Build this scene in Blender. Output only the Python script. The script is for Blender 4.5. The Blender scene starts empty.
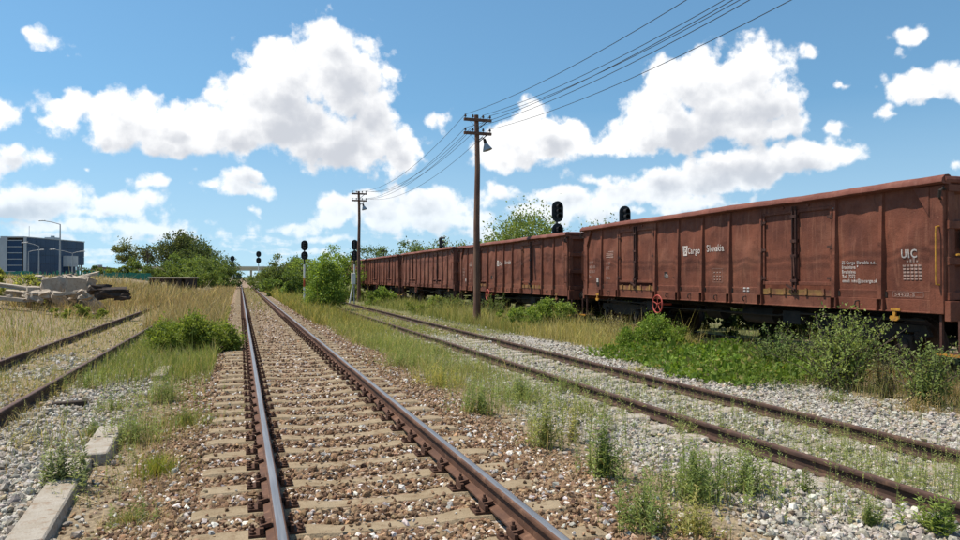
import bpy, bmesh, math, random
import numpy as np
from mathutils import Vector, Matrix

RAD = math.radians
rng = np.random.default_rng(11)
random.seed(11)
scene = bpy.context.scene
COL = scene.collection

# ------------------------------------------------------------------ camera
FPX, CX, CY = 730.0, 480.0, 270.0            # focal length in photo pixels, photo centre
YAW = math.atan2(240.0, FPX)                 # turned right of the track direction (+Y)
PITCH = math.atan2(6.5, FPX)
CAMZ = 1.665
cam_data = bpy.data.cameras.new('camera')
cam_data.sensor_width = 36.0
cam_data.lens = 36.0 * FPX / 960.0
cam_data.clip_start = 0.05
cam_data.clip_end = 6000.0
cam = bpy.data.objects.new('camera', cam_data)
COL.objects.link(cam)
cam.location = (0, 0, CAMZ)
cam.rotation_euler = (math.pi / 2 + PITCH, 0, -YAW)
scene.camera = cam

# ------------------------------------------------------------------ light and exposure
SUN_EL = RAD(64)
SUN_AZ = RAD(-66)                            # from +Y towards +X; the sun stands to the left, a little ahead
SUN_DIR = Vector((math.sin(SUN_AZ) * math.cos(SUN_EL), math.cos(SUN_AZ) * math.cos(SUN_EL), math.sin(SUN_EL)))
sun_data = bpy.data.lights.new('sun', 'SUN')
sun_data.energy = 4.9
sun_data.angle = RAD(0.53)
sun_data.color = (1.0, 0.925, 0.80)
sun = bpy.data.objects.new('sun', sun_data)
COL.objects.link(sun)
sun.location = (-20, 10, 40)
sun.rotation_euler = (-SUN_DIR).to_track_quat('-Z', 'Y').to_euler()
scene.view_settings.view_transform = 'Standard'
scene.view_settings.look = 'None'
scene.view_settings.exposure = 0.36
scene.view_settings.gamma = 1.0
scene.view_settings.use_curve_mapping = False
scene.cycles.use_denoising = True
scene.cycles.max_bounces = 6
scene.cycles.transparent_max_bounces = 8

# pixel of the photo -> direction / point, used to read positions off the photograph
_fw = Vector((math.sin(YAW) * math.cos(PITCH), math.cos(YAW) * math.cos(PITCH), math.sin(PITCH)))
_rt = Vector((math.cos(YAW), -math.sin(YAW), 0))
_up = _rt.cross(_fw)
def pdir(px, py):
    return (_fw * FPX + _rt * (px - CX) + _up * (CY - py)).normalized()
def at_depth(px, py, d):
    v = _fw * FPX + _rt * (px - CX) + _up * (CY - py)
    return Vector((0, 0, CAMZ)) + v * (d / FPX)
def at_z(px, py, z):
    v = pdir(px, py)
    return Vector((0, 0, CAMZ)) + v * ((z - CAMZ) / v.z)
def at_x(px, py, x):
    v = pdir(px, py)
    return Vector((0, 0, CAMZ)) + v * (x / v.x)

# ------------------------------------------------------------------ world: sky with cumulus clouds
world = bpy.data.worlds.new('World')
scene.world = world
world.use_nodes = True
world.cycles.sampling_method = 'MANUAL'
world.cycles.sample_map_resolution = 512

class NT:
    """small wrapper for building node trees"""
    def __init__(self, tree):
        self.t = tree
    def n(self, typ, **kw):
        nd = self.t.nodes.new(typ)
        for k, v in kw.items():
            setattr(nd, k, v)
        return nd
    def link(self, a, b):
        self.t.links.new(a, b)
    def put(self, sock, v):
        if hasattr(v, 'is_output'):
            self.link(v, sock)
        elif v is not None:
            sock.default_value = v
    def math(self, op, a, b=None, c=None, clamp=False):
        nd = self.n('ShaderNodeMath', operation=op, use_clamp=clamp)
        for i, v in enumerate((a, b, c)):
            if v is not None:
                self.put(nd.inputs[i], v)
        return nd.outputs[0]
    def vm(self, op, a, b=None, c=None, scale=None):
        nd = self.n('ShaderNodeVectorMath', operation=op)
        for i, v in enumerate((a, b, c)):
            if v is not None:
                self.put(nd.inputs[i], v)
        if scale is not None:
            self.put(nd.inputs['Scale'], scale)
        return nd.outputs['Value'] if op in ('LENGTH', 'DOT_PRODUCT', 'DISTANCE') else nd.outputs['Vector']
    def noise(self, vec, scale, detail=4, rough=0.55, out='Fac', typ='FBM', lac=2.0, dist=0.0):
        nd = self.n('ShaderNodeTexNoise', noise_type=typ)
        self.put(nd.inputs['Vector'], vec)
        self.put(nd.inputs['Scale'], scale)
        nd.inputs['Detail'].default_value = detail
        nd.inputs['Roughness'].default_value = rough
        nd.inputs['Lacunarity'].default_value = lac
        nd.inputs['Distortion'].default_value = dist
        return nd.outputs[out]
    def voro(self, vec, scale, out='Distance', feature='F1', detail=0.0, rand=1.0):
        nd = self.n('ShaderNodeTexVoronoi', feature=feature)
        self.put(nd.inputs['Vector'], vec)
        nd.inputs['Scale'].default_value = scale
        nd.inputs['Detail'].default_value = detail
        nd.inputs['Randomness'].default_value = rand
        return nd.outputs[out]
    def remap(self, v, a, b, c=0.0, d=1.0, smooth=False):
        nd = self.n('ShaderNodeMapRange', interpolation_type='SMOOTHSTEP' if smooth else 'LINEAR')
        self.put(nd.inputs[0], v)
        for i, x in enumerate((a, b, c, d)):
            nd.inputs[i + 1].default_value = x
        return nd.outputs[0]
    def mix(self, f, a, b, blend='MIX'):
        nd = self.n('ShaderNodeMix', data_type='RGBA', blend_type=blend)
        self.put(nd.inputs[0], f)
        for s, v in ((nd.inputs[6], a), (nd.inputs[7], b)):
            if isinstance(v, (tuple, list)):
                v = tuple(v) + (1.0,) * (4 - len(v))
            self.put(s, v)
        return nd.outputs[2]
    def ramp(self, f, stops):
        nd = self.n('ShaderNodeValToRGB')
        self.put(nd.inputs[0], f)
        e = nd.color_ramp.elements
        while len(e) < len(stops):
            e.new(0.5)
        for el, (p, c) in zip(e, stops):
            el.position = p
            el.color = tuple(c) + (1.0,) * (4 - len(c))
        return nd.outputs[0]

# cumulus clouds of this sky: centre and radii read in the photo, kept as azimuth and elevation
CLOUDS = [
    (330, 42, 38, 27), (290, 72, 58, 36), (340, 80, 48, 52), (262, 98, 45, 32), (300, 122, 72, 30),
    (352, 146, 66, 30), (398, 150, 32, 22), (384, 74, 24, 7), (372, 105, 26, 40),
    (72, 103, 36, 19), (128, 112, 46, 26), (182, 122, 46, 22), (206, 112, 26, 22), (110, 132, 34, 14),
    (175, 140, 60, 14), (225, 132, 40, 24), (150, 95, 22, 14),
    (232, 187, 46, 12), (250, 176, 20, 12), (206, 181, 20, 13),
    (18, 158, 40, 15), (-8, 118, 30, 18), (-20, 165, 40, 24), (40, 194, 66, 15), (10, 205, 80, 16), (150, 182, 24, 10),
    (146, 197, 36, 13), (84, 169, 9, 5), (46, 38, 22, 15), (250, 211, 13, 6), (188, 212, 28, 7), (90, 214, 60, 8),
    (438, 124, 16, 14), (518, 146, 46, 27), (560, 141, 42, 26), (604, 150, 34, 15), (542, 113, 20, 16), (500, 160, 36, 14),
    (688, 82, 48, 38), (660, 108, 42, 28), (704, 128, 92, 26), (748, 72, 46, 30), (784, 126, 34, 16), (645, 140, 42, 20),
    (738, 105, 60, 30), (812, 58, 20, 9), (798, 52, 11, 9), (830, 128, 20, 10), (845, 90, 10, 7),
    (764, 164, 96, 20), (700, 180, 74, 18), (640, 196, 72, 18), (590, 181, 50, 10), (838, 154, 30, 12), (800, 150, 40, 12),
    (932, 86, 44, 17), (906, 84, 22, 18), (888, 112, 16, 8), (985, 88, 40, 20), (906, 36, 20, 11), (890, 52, 10, 6), (952, 168, 22, 9),
    (372, 206, 56, 17), (442, 204, 64, 17), (340, 216, 30, 13), (545, 214, 66, 13), (600, 206, 56, 12), (430, 224, 90, 11),
    (500, 192, 30, 12), (330, 240, 60, 7), (180, 236, 70, 6), (60, 238, 80, 7), (250, 250, 60, 4), (110, 205, 44, 12), (30, 200, 80, 22), (60, 226, 100, 11), (150, 226, 60, 9), (128, 118, 60, 28), (60, 112, 26, 22), (420, 216, 110, 16), (560, 196, 60, 14), (700, 205, 80, 12), (200, 222, 40, 8), (290, 228, 50, 8), (20, 222, 70, 9), (640, 214, 60, 10), (480, 236, 60, 8),
]
def azel(px, py):
    v = pdir(px, py)
    return math.atan2(v.x, v.y), math.asin(v.z)


SKY_STRENGTH = 0.12
def cloud_group(name, blobs, uid):
    """node group: density of the clouds in a direction, as rounded masses and with cauliflower edges"""
    grp = bpy.data.node_groups.new(name, 'ShaderNodeTree')
    grp.interface.new_socket('Vector', in_out='INPUT', socket_type='NodeSocketVector')
    grp.interface.new_socket('Mass', in_out='OUTPUT', socket_type='NodeSocketFloat')
    grp.interface.new_socket('Fine', in_out='OUTPUT', socket_type='NodeSocketFloat')
    w = NT(grp)
    gi, go = w.n('NodeGroupInput'), w.n('NodeGroupOutput')
    # each sector keeps its own nodes, so that only the sector looked at is computed
    dirv = w.vm('NORMALIZE', w.vm('ADD', gi.outputs[0], (uid * 2e-6, 0, 0)))
    sep = w.n('ShaderNodeSeparateXYZ'); w.link(dirv, sep.inputs[0])
    acc = None
    low = w.noise(dirv, 3.4, 3, 0.5)
    gen = w.remap(low, 0.50, 0.72, -0.5, 0.9)
    if blobs:
        az = w.math('ARCTAN2', sep.outputs[0], sep.outputs[1])
        el = w.math('ARCSINE', sep.outputs[2])
        comb = w.n('ShaderNodeCombineXYZ'); w.link(az, comb.inputs[0]); w.link(el, comb.inputs[1])
        wn = w.noise(dirv, 15.0, 3, 0.6, 'Color')
        wv = w.vm('MULTIPLY', w.vm('SUBTRACT', wn, (0.5, 0.5, 0.5)), (0.060, 0.045, 0))
        pp = w.vm('ADD', comb.outputs[0], wv)
        for (cx, cy, rx, ry) in blobs:
            a0, e0 = azel(cx, cy)
            k = 1.27
            ra = abs(azel(cx + rx, cy)[0] - azel(cx - rx, cy)[0]) * 0.5 * k
            re = abs(azel(cx, cy - ry)[1] - azel(cx, cy + ry)[1]) * 0.5 * k
            q = w.vm('MULTIPLY_ADD', pp, (1 / ra, 1 / re, 0), (-a0 / ra, -e0 / re, 0))
            wt = min(1.0, 0.17 + 0.83 * min(ry / 20.0, rx / 34.0))
            d = w.math('MULTIPLY_ADD', w.vm('LENGTH', q), -wt, wt)
            acc = d if acc is None else w.math('SMOOTH_MAX', acc, d, 0.12)
        az_off = w.math('ABSOLUTE', w.math('SUBTRACT', az, YAW))
        wout = w.math('MAXIMUM', w.remap(az_off, RAD(36), RAD(44)), w.remap(el, RAD(25), RAD(31)))
        gen = w.math('ADD', gen, w.math('MULTIPLY', w.math('SUBTRACT', wout, 1.0), 3.0))
        acc = w.math('MAXIMUM', acc, gen)
        # thin shreds low over the horizon
        hz = w.vm('MULTIPLY', dirv, (9.0, 9.0, 48.0))
        hn = w.math('MULTIPLY', w.math('SUBTRACT', w.noise(hz, 1.0, 5, 0.6), 0.43), 1.5)
        acc = w.math('MAXIMUM', acc, w.math('SUBTRACT', hn, w.remap(el, RAD(3.5), RAD(8), 0.0, 0.8)))
    else:
        acc = gen
    fb = w.noise(dirv, 26.0, 8, 0.64)
    pv = w.voro(dirv, 24.0, detail=2.0)
    D = w.math('ADD', acc, w.math('MULTIPLY', w.math('SUBTRACT', fb, 0.5), 1.15))
    D = w.math('ADD', D, w.math('MULTIPLY', w.math('SUBTRACT', 0.46, pv), 0.46))
    w.link(acc, go.inputs[0]); w.link(D, go.inputs[1])
    return grp

w = NT(world.node_tree)
world.node_tree.nodes.clear()
out = w.n('ShaderNodeOutputWorld')
tc = w.n('ShaderNodeTexCoord')
gen_dir = tc.outputs['Generated']
dsep = w.n('ShaderNodeSeparateXYZ'); w.link(gen_dir, dsep.inputs[0])
sky = w.n('ShaderNodeTexSky', sky_type='NISHITA')
sky.sun_disc = False
sky.sun_elevation = SUN_EL
sky.sun_rotation = SUN_AZ
sky.altitude = 0
sky.air_density = 1.2
sky.dust_density = 0.1
sky.ozone_density = 3.0
lift = w.vm('MULTIPLY_ADD', gen_dir, (1, 1, 0.9), (0, 0, 0.13))
w.link(w.vm('NORMALIZE', lift), sky.inputs[0])
sky_col = w.mix(1.0, sky.outputs[0], (0.69, 0.92, 0.93), 'MULTIPLY')
# air near the horizon is paler
sky_col = w.mix(w.remap(dsep.outputs[2], 0.0, 0.22, 0.45, 0.0), sky_col, (4.5, 5.4, 6.1))
def sky_shader(name, blobs, uid):
    grp = cloud_group(name, blobs, uid)
    def dens(k):
        nd = w.n('ShaderNodeGroup'); nd.node_tree = grp
        w.link(gen_dir if k == 0 else w.vm('ADD', gen_dir, tuple(SUN_DIR * k)), nd.inputs[0])
        return nd.outputs
    d0 = dens(0)[1]
    d1 = dens(0.013)[1] if blobs else d0
    d2 = dens(0.060)[0]
    alpha = w.remap(d0, -0.07, 0.25, smooth=True)
    alpha = w.math('MULTIPLY', alpha, w.remap(dsep.outputs[2], 0.0, 0.15, 0.45, 1.0))
    occ = w.math('ADD', w.math('MULTIPLY', w.math('MAXIMUM', d1, -0.2), 0.95), w.math('MULTIPLY', w.math('MAXIMUM', d2, 0.0), 0.75))
    lit = w.remap(occ, 0.25, 1.30, 1.0, 0.0, smooth=True)
    ccol = w.mix(lit, (4.15, 4.35, 4.75), (7.4, 7.4, 7.4))
    b = w.n('ShaderNodeBackground')
    b.inputs[1].default_value = SKY_STRENGTH
    w.link(w.mix(alpha, sky_col, ccol), b.inputs[0])
    return b.outputs[0]
def choose(f, a, b):
    m = w.n('ShaderNodeMixShader')
    w.link(f, m.inputs[0]); w.link(a, m.inputs[1]); w.link(b, m.inputs[2])
    return m.outputs[0]
# sectors of the sky, each with the clouds that stand in it
az0 = w.math('ARCTAN2', dsep.outputs[0], dsep.outputs[1])
el0 = w.math('ARCSINE', dsep.outputs[2])
edges = [YAW - RAD(46), RAD(-12), RAD(-5), RAD(2), RAD(9), RAD(15), RAD(21), RAD(28), RAD(35), RAD(42), YAW + RAD(46)]
sector = None
for i in range(len(edges) - 1):
    lo, hi = edges[i] - 0.07, edges[i + 1] + 0.05
    blobs = [c for c in CLOUDS if azel(c[0] + c[2] * 1.3, c[1])[0] > lo and azel(c[0] - c[2] * 1.3, c[1])[0] < hi]
    sh = sky_shader('cloud_density', blobs, i + 1)
    sector = sh if sector is None else choose(w.math('GREATER_THAN', az0, edges[i]), sector, sh)
inside = w.math('MULTIPLY', w.math('LESS_THAN', w.math('ABSOLUTE', w.math('SUBTRACT', az0, YAW)), RAD(46)),
                w.math('MULTIPLY', w.math('LESS_THAN', el0, RAD(33)), w.math('GREATER_THAN', el0, 0.0)))
w.link(choose(inside, sky_shader('cloud_density_outside', None, 0), sector), out.inputs[0])

# ------------------------------------------------------------------ helpers
def tag(o, label=None, cat=None, group=None, kind=None):
    if label: o['label'] = label
    if cat: o['category'] = cat
    if group: o['group'] = group
    if kind: o['kind'] = kind
    return o
def empty(name, loc=(0, 0, 0), rz=0.0):
    o = bpy.data.objects.new(name, None)
    COL.objects.link(o)
    o.location = loc
    o.rotation_euler = (0, 0, rz)
    o.empty_display_size = 0.2
    return o
def link_mesh(name, me, parent=None, loc=None, rot=None):
    o = bpy.data.objects.new(name, me)
    COL.objects.link(o)
    if parent is not None: o.parent = parent
    if loc is not None: o.location = loc
    if rot is not None: o.rotation_euler = rot
    return o
def copy_tree(o, parent=None):
    c = o.copy()
    COL.objects.link(c)
    c.parent = parent
    for ch in o.children:
        copy_tree(ch, c)
    return c

class MB:
    """collects shapes; build() links them as one mesh object"""
    def __init__(self):
        self.v, self.f, self.m = [], [], []
    def add(self, vs, fs, mi=0):
        b = len(self.v)
        self.v += [tuple(p) for p in vs]
        self.f += [tuple(b + i for i in f) for f in fs]
        self.m += [mi] * len(fs)
        return self
    def box(self, x0, x1, y0, y1, z0, z1, mi=0):
        return self.add([(x0, y0, z0), (x1, y0, z0), (x1, y1, z0), (x0, y1, z0), (x0, y0, z1), (x1, y0, z1), (x1, y1, z1), (x0, y1, z1)],
                        [(0, 3, 2, 1), (4, 5, 6, 7), (0, 1, 5, 4), (1, 2, 6, 5), (2, 3, 7, 6), (3, 0, 4, 7)], mi)
    def obox(self, c, ax, ay, az, mi=0):
        """oriented box: centre and three half-axis vectors"""
        c, ax, ay, az = map(Vector, (c, ax, ay, az))
        vs = [c + ax * i + ay * j + az * k for k in (-1, 1) for (i, j) in ((-1, -1), (1, -1), (1, 1), (-1, 1))]
        return self.add(vs, [(0, 3, 2, 1), (4, 5, 6, 7), (0, 1, 5, 4), (1, 2, 6, 5), (2, 3, 7, 6), (3, 0, 4, 7)], mi)
    def tube(self, pts, r, n=8, mi=0, caps=True):
        pts = [Vector(p) for p in pts]
        rs = r if isinstance(r, (list, tuple)) else [r] * len(pts)
        vs, fs = [], []
        prev = None
        for i, p in enumerate(pts):
            t = (pts[min(i + 1, len(pts) - 1)] - pts[max(i - 1, 0)]).normalized()
            if prev is None:
                ref = Vector((0, 0, 1)) if abs(t.z) < 0.9 else Vector((1, 0, 0))
                a = t.cross(ref).normalized()
            else:
                a = (prev - t * prev.dot(t)).normalized()
            prev = a
            b = t.cross(a)
            for k in range(n):
                an = 2 * math.pi * k / n
                vs.append(p + (a * math.cos(an) + b * math.sin(an)) * rs[i])
        for i in range(len(pts) - 1):
            for k in range(n):
                k2 = (k + 1) % n
                fs.append((i * n + k, i * n + k2, (i + 1) * n + k2, (i + 1) * n + k))
        if caps:
            fs.append(tuple(range(n - 1, -1, -1)))
            fs.append(tuple((len(pts) - 1) * n + k for k in range(n)))
        return self.add(vs, fs, mi)
    def cyl(self, p0, p1, r, n=12, mi=0):
        return self.tube([p0, p1], r, n, mi)
    def prism(self, poly, d, mi=0):
        """polygon of 3D points swept along vector d"""
        poly = [Vector(p) for p in poly]
        d = Vector(d)
        n = len(poly)
        return self.add(poly + [p + d for p in poly],
                        [tuple(range(n - 1, -1, -1)), tuple(range(n, 2 * n))] + [(i, (i + 1) % n, n + (i + 1) % n, n + i) for i in range(n)], mi)
    def mesh(self, name, mats, smooth=False, bevel=0.0):
        me = bpy.data.meshes.new(name)
        me.from_pydata(self.v, [], self.f)
        for m in (mats if isinstance(mats, (list, tuple)) else [mats]):
            me.materials.append(m)
        if any(self.m):
            me.polygons.foreach_set('material_index', self.m)
        bm = bmesh.new()
        bm.from_mesh(me)
        bmesh.ops.recalc_face_normals(bm, faces=bm.faces)
        if bevel > 0:
            ed = [e for e in bm.edges if len(e.link_faces) == 2 and e.calc_face_angle(0) > 0.6]
            bmesh.ops.bevel(bm, geom=ed, offset=bevel, segments=1, affect='EDGES', clamp_overlap=True)
        bm.to_mesh(me)
        bm.free()
        if smooth:
            me.polygons.foreach_set('use_smooth', [True] * len(me.polygons))
            try:
                me.set_sharp_from_angle(angle=RAD(40))
            except Exception:
                pass
        me.update()
        return me
    def build(self, name, mats, parent=None, smooth=False, bevel=0.0, loc=None, rot=None):
        return link_mesh(name, self.mesh(name, mats, smooth, bevel), parent, loc, rot)

def bulk_mesh(name, V, F, mat, col=None, smooth=False):
    """large mesh from arrays: V (n,3), F (m,k) with k = 3 or 4, col (n,3) per vertex"""
    me = bpy.data.meshes.new(name)
    n, (m, k) = len(V), F.shape
    me.vertices.add(n)
    me.vertices.foreach_set('co', np.ascontiguousarray(V, dtype=np.float32).ravel())
    me.loops.add(m * k)
    me.loops.foreach_set('vertex_index', np.ascontiguousarray(F, dtype=np.int32).ravel())
    me.polygons.add(m)
    me.polygons.foreach_set('loop_start', np.arange(0, m * k, k, dtype=np.int32))
    me.polygons.foreach_set('loop_total', np.full(m, k, dtype=np.int32))
    me.polygons.foreach_set('use_smooth', np.full(m, smooth, dtype=bool))
    if col is not None:
        a = me.color_attributes.new('col', 'FLOAT_COLOR', 'POINT')
        c = np.ones((n, 4), dtype=np.float32)
        c[:, :col.shape[1]] = col
        a.data.foreach_set('color', c.ravel())
    me.materials.append(mat)
    me.update(calc_edges=True)
    return me

# ------------------------------------------------------------------ materials
def new_mat(name):
    m = bpy.data.materials.new(name)
    m.use_nodes = True
    t = NT(m.node_tree)
    b = m.node_tree.nodes['Principled BSDF']
    return m, t, b
def pos(t):
    return t.n('ShaderNodeNewGeometry').outputs['Position']
def bump(t, b, h, dist=0.01, strength=1.0):
    nd = t.n('ShaderNodeBump')
    nd.inputs['Strength'].default_value = strength
    nd.inputs['Distance'].default_value = dist
    t.link(h, nd.inputs['Height'])
    t.link(nd.outputs[0], b.inputs['Normal'])
def pm(name, c1, c2, scale=6.0, rough=0.8, metal=0.0, bumpd=0.0, bscale=40.0, spec=0.3, stain=None, stain_scale=2.0):
    """paint, concrete, wood ...: two tones mixed by noise, optional stains, fine relief"""
    m, t, b = new_mat(name)
    p = pos(t)
    n1 = t.noise(p, scale, 6, 0.6)
    c = t.mix(t.remap(n1, 0.35, 0.65), c1, c2)
    if stain:
        n2 = t.noise(p, stain_scale, 5, 0.65)
        c = t.mix(t.remap(n2, 0.52, 0.68, smooth=True), c, stain)
    t.link(c, b.inputs['Base Color'])
    b.inputs['Roughness'].default_value = rough
    b.inputs['Metallic'].default_value = metal
    b.inputs['Specular IOR Level'].default_value = spec
    if bumpd:
        bump(t, b, t.noise(p, bscale, 4, 0.6), bumpd)
    return m

M = {}
# oxide-brown wagon paint: faded, streaked with rust and dirt
def wagon_mat(name, base, dark, light, streak=1.0):
    m, t, b = new_mat(name)
    p = pos(t)
    n1 = t.noise(p, 1.3, 6, 0.62)
    c = t.mix(t.remap(n1, 0.36, 0.64), dark, base)
    n0 = t.noise(t.vm('MULTIPLY', p, (1.0, 1.0, 1.6)), 0.55, 4, 0.6)       # bays repainted or faded at different times
    c = t.mix(t.math('MULTIPLY', t.remap(n0, 0.50, 0.66, smooth=True), 0.45), c, light)
    n2 = t.noise(t.vm('MULTIPLY', p, (5.0, 5.0, 0.55)), 2.2, 5, 0.65)      # streaks run down
    c = t.mix(t.math('MULTIPLY', t.remap(n2, 0.50, 0.78, smooth=True), 0.85 * streak), c, light)
    n5 = t.noise(t.vm('MULTIPLY', p, (9.0, 9.0, 0.8)), 2.0, 4, 0.7)
    c = t.mix(t.math('MULTIPLY', t.remap(n5, 0.58, 0.72, smooth=True), 0.6 * streak), c, (0.045, 0.018, 0.012))
    n6 = t.noise(p, 17.0, 6, 0.75)
    c = t.mix(t.math('MULTIPLY', t.remap(n6, 0.645, 0.70), 0.7), c, (0.30, 0.16, 0.10))
    n3 = t.noise(p, 9.0, 6, 0.7)
    c = t.mix(t.math('MULTIPLY', t.remap(n3, 0.56, 0.70, smooth=True), 0.55), c, dark)
    n4 = t.noise(p, 34.0, 4, 0.7)
    c = t.mix(t.math('MULTIPLY', t.remap(n4, 0.62, 0.72), 0.5), c, (0.035, 0.014, 0.010))
    t.link(c, b.inputs['Base Color'])
    t.link(t.remap(n3, 0.3, 0.7, 0.62, 0.9), b.inputs['Roughness'])
    b.inputs['Specular IOR Level'].default_value = 0.25
    bump(t, b, t.math('ADD', t.noise(p, 5.0, 3), t.math('MULTIPLY', t.noise(p, 40.0, 3), 0.25)), 0.02, 0.6)
    return m
M['wagon'] = wagon_mat('wagon_paint', (0.185, 0.060, 0.034), (0.106, 0.034, 0.021), (0.235, 0.096, 0.058))
M['wagon_dull'] = wagon_mat('wagon_paint_faded', (0.200, 0.070, 0.043), (0.125, 0.044, 0.028), (0.250, 0.115, 0.074))
M['rim'] = wagon_mat('wagon_rim_paint', (0.185, 0.064, 0.044), (0.12, 0.038, 0.026), (0.25, 0.115, 0.085), 0.6)
M['lock'] = wagon_mat('grimy_lock_paint', (0.075, 0.030, 0.022), (0.040, 0.018, 0.014), (0.11, 0.05, 0.035))
M['under'] = pm('underframe_grime', (0.020, 0.016, 0.014), (0.040, 0.028, 0.022), 4.0, 0.9, bumpd=0.004)
M['wheel'] = pm('wheel_steel', (0.05, 0.032, 0.025), (0.09, 0.05, 0.035), 6.0, 0.7, 0.3)
M['yellow'] = pm('yellow_paint', (0.50, 0.25, 0.03), (0.36, 0.16, 0.03), 14.0, 0.6, bumpd=0.001)
M['yellow_worn'] = pm('worn_yellow_sill', (0.30, 0.17, 0.05), (0.15, 0.055, 0.035), 3.0, 0.85, stain=(0.13, 0.042, 0.028), stain_scale=1.7)
M['red'] = pm('red_paint', (0.42, 0.07, 0.05), (0.30, 0.05, 0.04), 9.0, 0.6)
M['white_letter'] = pm('white_lettering', (0.62, 0.56, 0.52), (0.42, 0.34, 0.30), 30.0, 0.7)
M['faint_letter'] = pm('faded_lettering', (0.40, 0.30, 0.26), (0.24, 0.13, 0.10), 40.0, 0.8)
M['dark_hole'] = pm('dark_parts_and_hole_shade', (0.012, 0.009, 0.008), (0.025, 0.016, 0.013), 8.0, 0.8)  # dark parts, and the shade of holes and pockets put into colour
M['rail_brown'] = pm('rusty_rail', (0.120, 0.058, 0.034), (0.075, 0.036, 0.023), 5.0, 0.75, 0.0, 0.002, 60.0, stain=(0.17, 0.09, 0.055), stain_scale=9.0)
M['rail_dark'] = pm('old_rusty_rail', (0.070, 0.038, 0.027), (0.040, 0.022, 0.017), 4.0, 0.85, 0.0, 0.003, 50.0, stain=(0.12, 0.065, 0.042), stain_scale=7.0)
M['rail_top2'] = pm('dull_rail_head', (0.125, 0.068, 0.048), (0.085, 0.045, 0.033), 6.0, 0.6, 0.1)
def polished():
    m, t, b = new_mat('polished_rail_head')
    p = pos(t)
    n = t.noise(t.vm('MULTIPLY', p, (60, 1.5, 20)), 1.0, 4, 0.6)
    t.link(t.mix(t.remap(n, 0.35, 0.7), (0.20, 0.195, 0.20), (0.30, 0.295, 0.30)), b.inputs['Base Color'])
    b.inputs['Metallic'].default_value = 0.6
    t.link(t.remap(n, 0.3, 0.7, 0.36, 0.52), b.inputs['Roughness'])
    return m
M['polished'] = polished()
M['fastening'] = pm('rusty_fastening', (0.11, 0.055, 0.034), (0.062, 0.031, 0.021), 25.0, 0.85, 0.1)
def concrete(name, c1, c2, dirt, holes=0.004):
    m, t, b = new_mat(name)
    p = pos(t)
    c = t.mix(t.remap(t.noise(p, 3.5, 6, 0.65), 0.35, 0.65), c1, c2)
    c = t.mix(t.math('MULTIPLY', t.remap(t.noise(p, 11.0, 5, 0.65), 0.48, 0.70, smooth=True), 0.7), c, dirt)
    sp = t.voro(p, 70.0)
    c = t.mix(t.remap(sp, 0.16, 0.05), c, tuple(x * 0.45 for x in dirt))
    t.link(c, b.inputs['Base Color'])
    b.inputs['Roughness'].default_value = 0.95
    b.inputs['Specular IOR Level'].default_value = 0.15
    bump(t, b, t.math('ADD', t.noise(p, 22.0, 6, 0.7), t.math('MULTIPLY', sp, 0.5)), holes * 2.0, 0.8)
    return m
M['sleeper'] = concrete('dusty_concrete_sleeper', (0.235, 0.178, 0.112), (0.30, 0.236, 0.158), (0.150, 0.095, 0.054))
M['old_sleeper'] = concrete('weathered_concrete', (0.36, 0.325, 0.28), (0.29, 0.25, 0.20), (0.21, 0.13, 0.075))
M['slab'] = concrete('broken_concrete', (0.42, 0.36, 0.29), (0.34, 0.28, 0.22), (0.23, 0.17, 0.12))
M['wood_dark'] = pm('tarred_wood', (0.030, 0.023, 0.020), (0.065, 0.045, 0.034), 5.0, 0.9, bumpd=0.01)
M['pole_wood'] = None
def pole_wood():
    m, t, b = new_mat('weathered_pole_wood')
    p = pos(t)
    n = t.noise(t.vm('MULTIPLY', p, (26, 26, 0.9)), 1.0, 5, 0.65)
    c = t.ramp(n, [(0.28, (0.060, 0.030, 0.020)), (0.55, (0.165, 0.086, 0.054)), (0.75, (0.25, 0.15, 0.10))])
    c = t.mix(t.remap(t.noise(p, 1.2, 3), 0.42, 0.6), c, (0.105, 0.052, 0.034))
    t.link(c, b.inputs['Base Color'])
    b.inputs['Roughness'].default_value = 0.9
    bump(t, b, n, 0.01)
    return m
M['pole_wood'] = pole_wood()
M['black'] = pm('black_signal_paint', (0.010, 0.010, 0.012), (0.022, 0.022, 0.025), 6.0, 0.55)
M['white'] = pm('white_paint', (0.72, 0.70, 0.66), (0.60, 0.57, 0.52), 5.0, 0.7)
M['signal_red'] = pm('signal_red_paint', (0.45, 0.08, 0.03), (0.36, 0.06, 0.03), 6.0, 0.7)
M['wire'] = pm('wire', (0.03, 0.03, 0.032), (0.05, 0.05, 0.05), 3.0, 0.6)
M['insulator'] = pm('porcelain_insulator', (0.05, 0.035, 0.03), (0.09, 0.07, 0.06), 9.0, 0.3)
M['galv'] = pm('galvanised_steel', (0.36, 0.37, 0.38), (0.28, 0.29, 0.30), 6.0, 0.5, 0.4)
M['lens'] = pm('dark_lens', (0.02, 0.02, 0.025), (0.03, 0.03, 0.03), 6.0, 0.15)
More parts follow.
